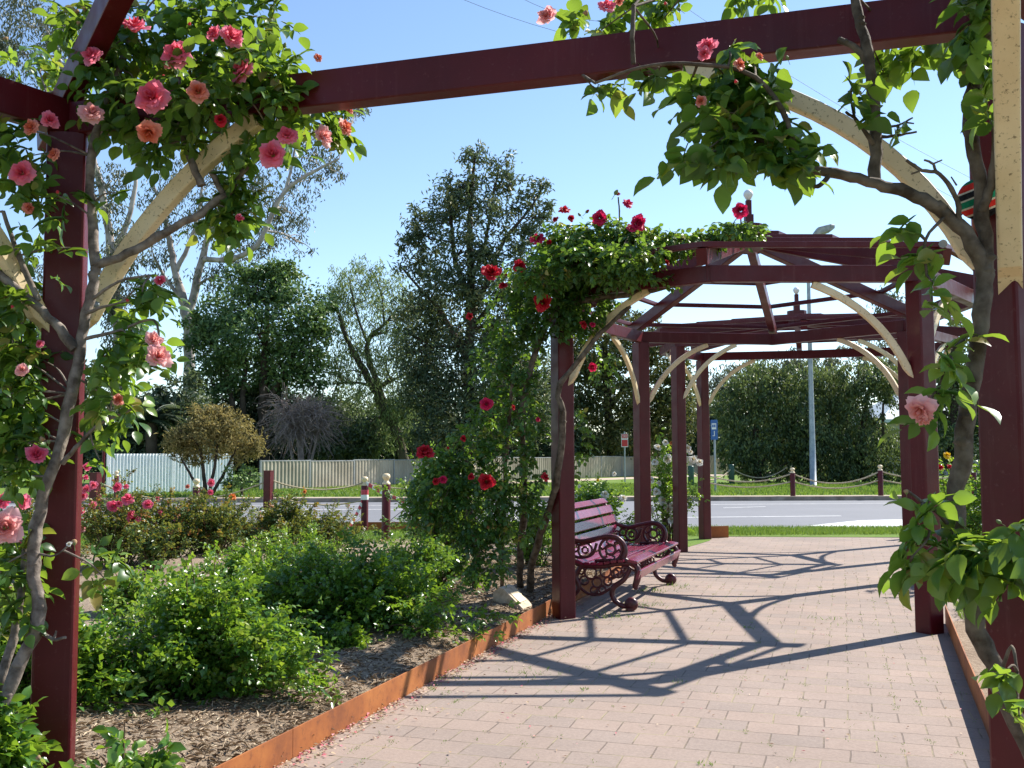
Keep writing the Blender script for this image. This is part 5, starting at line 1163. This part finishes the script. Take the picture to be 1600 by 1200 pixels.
tree('dark_tree', 'tall dark feathery tree with black branches, highest tree in the middle', 50, [[(728, 740, 10), (730, 640, 9), (733, 540, 8), (735, 440, 6.5), (735, 360, 5), (738, 290, 3), (742, 240, 1.6)], [(733, 470, 5), (712, 410, 4), (705, 350, 2.8), (700, 300, 1.6)], [(735, 500, 5), (765, 430, 4), (785, 380, 3), (825, 330, 2), (850, 290, 1.2)], [(736, 440, 4), (758, 380, 3), (770, 310, 2), (780, 260, 1.2)], [(731, 560, 5), (690, 490, 3.6), (655, 450, 2.2), (625, 415, 1.2)], [(731, 520, 4.5), (790, 450, 3), (830, 400, 1.8)]],
    [(740, 250, 22, 24, .6), (738, 275, 26, 26, .6), (705, 295, 30, 28, .6), (780, 262, 32, 24, .55), (800, 290, 34, 28, .6), (835, 310, 30, 28, .6), (660, 345, 30, 26, .7), (642, 385, 26, 22, .7), (848, 340, 22, 22, .6), (720, 320, 40, 34, .7), (690, 335, 36, 30, .65), (755, 330, 45, 36, .6), (812, 345, 36, 30, .6), (672, 375, 32, 26, .6), (720, 390, 55, 38, .75), (785, 395, 45, 36, .7), (650, 415, 32, 26, .7), (690, 440, 50, 40, .9), (760, 450, 55, 40, .9), (830, 370, 26, 20, .5), (845, 290, 16, 14, .5),
     (660, 485, 40, 36), (720, 510, 60, 45), (785, 510, 45, 45), (650, 550, 42, 45), (700, 590, 60, 55), (770, 580, 55, 50), (660, 620, 42, 50), (720, 660, 60, 50), (785, 650, 50, 55), (680, 690, 50, 35), (820, 560, 40, 60, .8), (830, 640, 40, 60), (825, 460, 40, 50, .8)], 'dark_leaf', 'dark_bark', (.30, .10), 3.9, group=tr, spread=.20, sub=6)
tree('broad_tree', 'dark spreading tree with yellowish upper leaves behind the red climber and bench', 66, [[(955, 735, 8), (950, 640, 7), (945, 560, 5), (955, 480, 2)], [(950, 640, 5), (1000, 580, 4), (1030, 540, 2)], [(950, 620, 4), (900, 570, 3), (880, 530, 2)]],
    [(930, 560, 50, 45), (985, 540, 50, 40), (1030, 560, 40, 45), (900, 620, 50, 45), (960, 625, 60, 55), (1020, 640, 48, 55), (920, 685, 55, 35), (990, 685, 55, 35), (1055, 600, 30, 50, .8), (890, 560, 40, 40, .8), (1050, 660, 40, 50), (960, 500, 40, 28, .7), (1010, 505, 30, 22, .6)], 'yellowish_leaf', 'dark_bark', (.34, .14), 4.2, group=tr)
hedge = [('dark green tree with drooping foliage left of the street lamp', 1185, [(1180, 600, 38, 40), (1160, 650, 40, 45), (1205, 640, 42, 50), (1175, 700, 48, 42), (1225, 690, 36, 45), (1150, 705, 30, 36), (1195, 745, 50, 22), (1140, 640, 28, 40, .8), (1215, 590, 26, 26, .8)]),
         ('dark bushy tree directly behind the street lamp', 1268, [(1255, 590, 36, 30), (1290, 600, 36, 36), (1250, 640, 40, 42), (1300, 650, 40, 45), (1270, 690, 48, 45), (1240, 720, 40, 35), (1300, 720, 40, 35), (1270, 745, 45, 20)]),
         ('dark bushy tree right of the street lamp in front of the house', 1352, [(1340, 590, 36, 30), (1375, 590, 34, 34), (1330, 640, 36, 42), (1365, 665, 24, 28, .7), (1345, 700, 45, 40), (1390, 705, 40, 40), (1330, 735, 40, 28), (1385, 740, 40, 24), (1400, 610, 26, 36, .8)])]
for lab, bx, bl in hedge:
    tree('bushy_tree', lab, 48, [[(bx, 752, 6), (bx - 4, 690, 5), (bx + 3, 620, 3)], [(bx, 740, 4), (bx - 25, 690, 3), (bx - 30, 640, 1.6)], [(bx, 740, 4), (bx + 25, 690, 3), (bx + 28, 630, 1.6)]], bl, 'hedge_leaf', 'dark_bark', (.20, .085), 3.6, group=tr, spread=.15, hang=.25)
tree('gum_tree', 'distant pale gum whose crown shows above the lamp trees', 95, [[(1235, 725, 5), (1230, 620, 4), (1225, 570, 2)], [(1230, 640, 3), (1180, 590, 2)], [(1230, 640, 3), (1290, 590, 2)]], [(1190, 570, 42, 20, .8), (1240, 562, 40, 18, .8), (1290, 575, 45, 20, .8), (1210, 600, 60, 28, .8), (1280, 605, 60, 30, .8), (1145, 595, 36, 34, .8), (1120, 630, 36, 40, .9), (1160, 630, 40, 36)], 'gum_leaf', 'gum_bark', (.45, .14), 3.2, group=tr, hang=.3)
tree('gum_tree', 'hazy gum crown at the right behind the pergola post', 80, [[(1395, 725, 6), (1392, 600, 5), (1395, 520, 3), (1390, 460, 1.5)], [(1392, 600, 4), (1360, 560, 2), (1340, 540, 1)], [(1392, 580, 3), (1440, 540, 2)]], [(1392, 470, 32, 26, .8), (1400, 510, 38, 30, .8), (1370, 545, 36, 30, .8), (1425, 540, 36, 36, .8), (1340, 560, 34, 24, .8), (1400, 590, 45, 36), (1310, 545, 26, 14, .5)], 'gum_leaf', 'gum_bark', (.40, .13), 2.0, group=tr, hang=.3)
tree('leafy_tree', 'dark tree at the far right glimpsed around the thick rose trunk', 46, [[(1490, 740, 8), (1490, 620, 6), (1495, 520, 3)], [(1490, 640, 4), (1540, 580, 3), (1570, 540, 2)]], [(1480, 580, 45, 50), (1500, 640, 50, 50), (1480, 700, 50, 40), (1540, 600, 45, 50), (1550, 680, 50, 50), (1590, 630, 40, 70), (1500, 530, 36, 30, .7), (1450, 640, 30, 50), (1600, 720, 40, 40), (1620, 560, 40, 60, .8)], 'hedge_leaf', 'dark_bark', (.20, .09), 4, group=tr)
# understorey behind the fences
us = [('dark shrubbery behind the left end of the white fence', 215, 47, [(190, 690, 40, 40), (240, 680, 40, 40), (280, 620, 34, 34, .9), (265, 660, 40, 45), (300, 660, 36, 50), (215, 720, 60, 22), (145, 700, 36, 45), (290, 715, 50, 26), (310, 600, 22, 22, .8), (100, 690, 40, 60), (40, 700, 50, 60), (250, 625, 22, 20, .7), (230, 650, 40, 40), (190, 720, 60, 30), (110, 640, 40, 50), (180, 650, 34, 36), (30, 640, 50, 70), (20, 590, 60, 70), (80, 600, 40, 60), (-20, 500, 60, 80), (60, 540, 36, 50, .8), (-60, 620, 60, 100), (130, 600, 26, 50, .8)]),
      ('dark shrubbery under the round tree behind the beige fence', 430, 56, [(350, 690, 50, 45), (400, 700, 50, 40), (450, 705, 50, 32), (500, 690, 50, 40), (430, 670, 40, 40, .8), (540, 700, 45, 30), (480, 655, 34, 30, .7), (360, 640, 36, 40, .8), (530, 665, 36, 30, .7), (345, 715, 60, 26), (400, 640, 45, 36), (450, 650, 45, 40), (500, 650, 45, 40), (560, 690, 45, 35), (320, 660, 40, 45), (420, 610, 40, 34, .9), (300, 700, 45, 36)]),
      ('dark shrubbery under the willow behind the beige fence', 620, 64, [(580, 700, 50, 32), (640, 700, 50, 34), (700, 700, 50, 40), (760, 700, 50, 40), (820, 690, 50, 50), (870, 690, 45, 55), (600, 660, 45, 35, .8), (660, 650, 40, 35, .7), (860, 620, 40, 50, .9), (560, 670, 50, 40), (620, 680, 55, 40), (680, 670, 50, 45), (540, 640, 40, 36, .8), (740, 680, 55, 45), (800, 650, 50, 55), (520, 700, 50, 30)]),
      ('dark shrubbery behind the far end of the panel fence', 1080, 86, [(1050, 700, 40, 34), (1100, 690, 45, 40), (1150, 700, 45, 34), (1085, 650, 40, 36, .9), (1130, 660, 36, 36), (960, 700, 50, 30), (900, 705, 50, 26), (1010, 700, 40, 30)]),
      ('dark shrubbery behind the lamp trees and the house at the right', 1300, 72, [(1170, 690, 50, 40), (1230, 690, 50, 40), (1290, 690, 50, 45), (1350, 700, 50, 34), (1410, 700, 50, 40), (1470, 690, 50, 50), (1540, 690, 50, 50), (1600, 690, 50, 60), (1250, 640, 50, 40, .8), (1310, 640, 40, 40, .8), (1660, 690, 60, 60)])]
for lab, bx, Y, bl in us:
    tree('shrubbery', lab, Y, [[(bx, 735, 3), (bx + 4, 690, 2)], [(bx - 30, 735, 3), (bx - 34, 690, 2)], [(bx + 40, 735, 3), (bx + 44, 690, 2)]], bl, 'dark_leaf', 'dark_bark', (.30, .13), 5.5, cat='shrubs', group='dark shrubs beyond the fences', limbs=True, sub=2, vr=(0, .85))
# bare weeping shrub: nothing but twigs
def bare_shrub():
    Y = 47.0; b = V(472, 735, Y); root = thing('bare_shrub', (b.x, Y, 0), 'leafless weeping shrub of tangled grey purple twigs under the round tree', 'shrub')
    m = MB(); top = V(470, 618, Y); s = pxm(Y)
    hubs = []
    for k in range(9):
        a = 6.28 * k / 9; e = Vector((top.x + math.cos(a) * 26 * s, Y + math.sin(a) * 22 * s, top.z - random.uniform(.1, 1.1)))
        q = smooth_line([(b.x + math.cos(a) * .12, Y + math.sin(a) * .12, 0), Vector((b.x, Y, 0)).lerp(e, .55) + Vector((random.uniform(-.3, .3), 0, .4)), e], 4)
        m.tube(q, interp([.085, .06, .03], len(q)), 6); hubs += q[4:]
    for k in range(760):
        p0 = random.choice(hubs); d = Vector((random.gauss(0, 1), random.gauss(0, .8), random.gauss(.25, .75))).normalized(); out = Vector((p0.x - b.x, p0.y - Y, .3)).normalized()
        d = (d + out * .7).normalized(); L = random.uniform(.5, 1.5); p1 = p0 + d * L * .45 + Vector((0, 0, .10)); p2 = p0 + d * L + Vector((random.uniform(-.25, .25), random.uniform(-.25, .25), -random.uniform(-.05, .5))); p3 = p2 + Vector((random.uniform(-.35, .35), random.uniform(-.35, .35), -random.uniform(-.15, .5)))
        m.tube(smooth_line([p0, p1, p2, p3], 2), interp([.018, .011, .006], 7), 4)
    m.build('twigs', simple('bare_twig', (.15, .115, .10), (.33, .265, .235), 3, .9, .2), root)
bare_shrub()
def palm():
    Y = 46.0; b = V(236, 735, Y); root = thing('palm_tree', (b.x, Y, 0), 'dark low palm with arching fronds left of the olive bush', 'palm'); c = V(238, 655, Y)
    MB().tube([(b.x, Y, 0), (b.x, Y, c.z)], [.3, .24], 9).build('trunk', MAT['dark_bark'], root)
    LV = Leaves(LEAF4)
    for k in range(38):
        a = random.uniform(0, 6.28); L = random.uniform(1.3, 2.1); el = random.uniform(.0, 1.2)
        for i in range(26):
            t = i / 25; h = Vector((math.cos(a), math.sin(a), 0)); p = c + h * (L * t * math.cos(el * (1 - .4 * t))) + Vector((0, 0, L * (math.sin(el) * t - .55 * t * t)))
            sd = Vector((-h.y, h.x, 0))
            for sg in (-1, 1):
                LV.add(np.array([list(p)]), np.array([list(h * .6 + sd * sg + Vector((0, 0, -.5)))]), np.array([[0, 0, 1.]]), .45 * (1 - .5 * t), .045, random.random() * .8)
    LV.build('fronds', MAT['dark_leaf'], root)
palm()

# ================================================================== LOOSE STUFF ON THE GROUND
def in_left_bed(P): return np.array([p[0] < edge_at(p[1]).x - .04 for p in P])
def scatter_mulch():
    n = 34000; y = 3.0 + 11 * RNG.random(n) ** 1.5; x = np.array([edge_at(v).x for v in y]) - .03 - 2.6 * RNG.random(n) ** 1.3
    e = np.minimum(1, np.maximum(0, (np.array([edge_at(v).x for v in y]) - .03 - x) / .5))
    z = .034 + e * (.07 + .05 * (.5 + .5 * np.sin(x * 3.1 + y * 1.7) * np.sin(y * 2.3 - x))) + .012
    T = norm(rdir(n) * np.array([1, 1, .25])); N = norm(np.array([0, 0, 1]) + .5 * rdir(n))
    LV = Leaves(LEAF4); LV.add(np.stack([x, y, z], 1), T, N, RNG.uniform(.015, .075, n), RNG.uniform(.004, .012, n), RNG.random(n) ** .8)
    o = LV.build('mulch', MAT['mulch_bit']); tag(o, 'loose straw and bark mulch lying on the bed behind the rusted edging', 'mulch', kind='stuff')
    n = 3500; y = RNG.uniform(1.5, 5.2, n); x = np.array([redge_at(v).x for v in y]) + .05 + 1.2 * RNG.random(n); z = np.full(n, .04)
    LV = Leaves(LEAF4); LV.add(np.stack([x, y, z], 1), norm(rdir(n) * np.array([1, 1, .25])), norm(np.array([0, 0, 1]) + .5 * rdir(n)), RNG.uniform(.015, .06, n), RNG.uniform(.004, .011, n), RNG.random(n))
    o = LV.build('mulch', MAT['mulch_bit']); tag(o, 'loose mulch in the bed right of the path', 'mulch', kind='stuff')
scatter_mulch()
def blades(label, xf, n, hgt, vr=(0, 1), wid=.006):
    P = xf(n); n = len(P)
    T = norm(np.array([0, 0, 1.0]) + .55 * rdir(n)); N = norm(rdir(n) * np.array([1, 1, .2]))
    LV = Leaves(LEAF1); LV.add(P, T, N, hgt * RNG.uniform(.5, 1.3, n), wid * RNG.uniform(.7, 1.4, n), vr[0] + (vr[1] - vr[0]) * RNG.random(n))
    o = LV.build('grass', MAT['grass']); tag(o, label, 'grass', kind='stuff')
def rect(x0, x1, y0, y1, z=.008, f=None):
    def go(n):
        P = np.stack([RNG.uniform(x0, x1, n), RNG.uniform(y0, y1, n), np.full(n, z)], 1)
        return P[np.array([f(p) for p in P])] if f else P
    return go
def verge_ok(p):
    t = (p[0] - PE_L.x) / (PE_R.x - PE_L.x); return p[1] > PE_L.y + (PE_R.y - PE_L.y) * t + .02 * math.sin(p[0] * 9) - .03
blades('bright grass strip between the brick path and the road', rect(PE_L.x - .2, 10.5, 16.6, 19.6, .01, verge_ok), 26000, .075, (.2, 1), .014)
blades('mown grass of the lawn strip behind the rose bed', rect(-8.5, 3, 14.5, 19.2, .012, lambda p: p[0] < edge_at(p[1]).x - .6), 36000, .06, (.1, .9), .014)
blades('patch of long grass between the beds at the left', rect(-6.5, -1.9, 8.2, 10.4, .012), 26000, .10, (.2, 1), .008)
blades('grass right of the path behind the front pergola post', rect(4.0, 9.5, 9.35, 16.5, .008, lambda p: p[0] > redge_at(p[1]).x + .36), 26000, .06, (.1, .9), .010)
blades('grass patch beside the right edging', rect(3.7, 6, 8.0, 9.4, .032, lambda p: p[0] > redge_at(p[1]).x + .12), 9000, .07, (.2, .9), .008)
blades('rough grass on the verge over the road', rect(-16, 24, RY1 + 1.5, 46, .10), 60000, .11, (.1, 1), .05)
def litter():
    n = 1500; y = 3.2 + 6.5 * RNG.random(n); x = np.array([edge_at(v).x for v in y]) + .012 + np.abs(RNG.normal(0, .055, n)) * (1 + (RNG.random(n) < .12) * 5)
    z = .008 + .012 * RNG.random(n)
    LV = Leaves(LEAF4); LV.add(np.stack([x, y, z], 1), norm(rdir(n) * np.array([1, 1, .15])), norm(np.array([0, 0, 1]) + .45 * rdir(n)), RNG.uniform(.012, .035, n), RNG.uniform(.008, .018, n), RNG.random(n))
    m = 420; y = RNG.uniform(3.2, 13, m); e0 = np.array([edge_at(v).x for v in y]); e1 = np.array([redge_at(v).x for v in y]); x = e0 + (e1 - e0) * RNG.random(m)
    LV.add(np.stack([x, y, np.full(m, .011)], 1), norm(rdir(m) * np.array([1, 1, .1])), norm(np.array([0, 0, 1]) + .35 * rdir(m)), RNG.uniform(.010, .030, m), RNG.uniform(.006, .014, m), RNG.random(m))
    o = LV.build('fallen_petals', MAT['litter']); tag(o, 'dry fallen petals and leaf bits along the rusted edging and on the path', 'petals', kind='stuff')
litter()
def weeds():
    LV = Leaves(LEAF1); k = 0
    # small weeds rooted in the paver joints: rows every 0.2 m, joints every 0.25 m with half offset
    while k < 430:
        j = random.randint(10, 62); i = random.randint(-10, 22); off = .125 if j % 2 else 0
        p = AR * (i * .25 + off) + AU * (j * .2 + random.uniform(.0, .2)); 
        if not (edge_at(p.y).x + .06 < p.x < redge_at(p.y).x - .05) or p.y > 15: continue
        k += 1; big = random.random() < .035; n = 16 if big else random.randint(4, 14); sz = .022 if big else .010
        P = np.stack([p.x + RNG.normal(0, .022 if big else .006, n) + AU.x * RNG.normal(0, .03, n), p.y + AU.y * RNG.normal(0, .03, n), np.full(n, .005)], 1)
        LV.add(P, norm(np.array([0, 0, .8]) + 1.0 * rdir(n) * np.array([1, 1, .4])), rdir(n), sz * RNG.uniform(.6, 1.4, n), .006 if big else .004, RNG.random(n) * .6 + (.2 if big else .4))
    # tufts at the bench feet and post foot
    for (px, py, n, sz) in ((1000, 948, 70, .05), (1020, 925, 60, .05), (1062, 918, 40, .04), (950, 965, 50, .05), (1108, 838, 60, .05), (872, 962, 20, .03), (1310, 972, 24, .045), (828, 1052, 22, .03), (690, 1058, 40, .03), (1448, 975, 20, .03)):
        g = G(px, py); P = np.stack([g.x + RNG.normal(0, .10, n), g.y + RNG.normal(0, .10, n), np.full(n, .005)], 1)
        LV.add(P, norm(np.array([0, 0, .9]) + .8 * rdir(n)), rdir(n), sz * RNG.uniform(.6, 1.4, n), .007, RNG.random(n) * .7)
    o = LV.build('weeds', MAT['grass']); tag(o, 'small weeds and tufts growing in the paver joints', 'weeds', kind='stuff')
weeds()
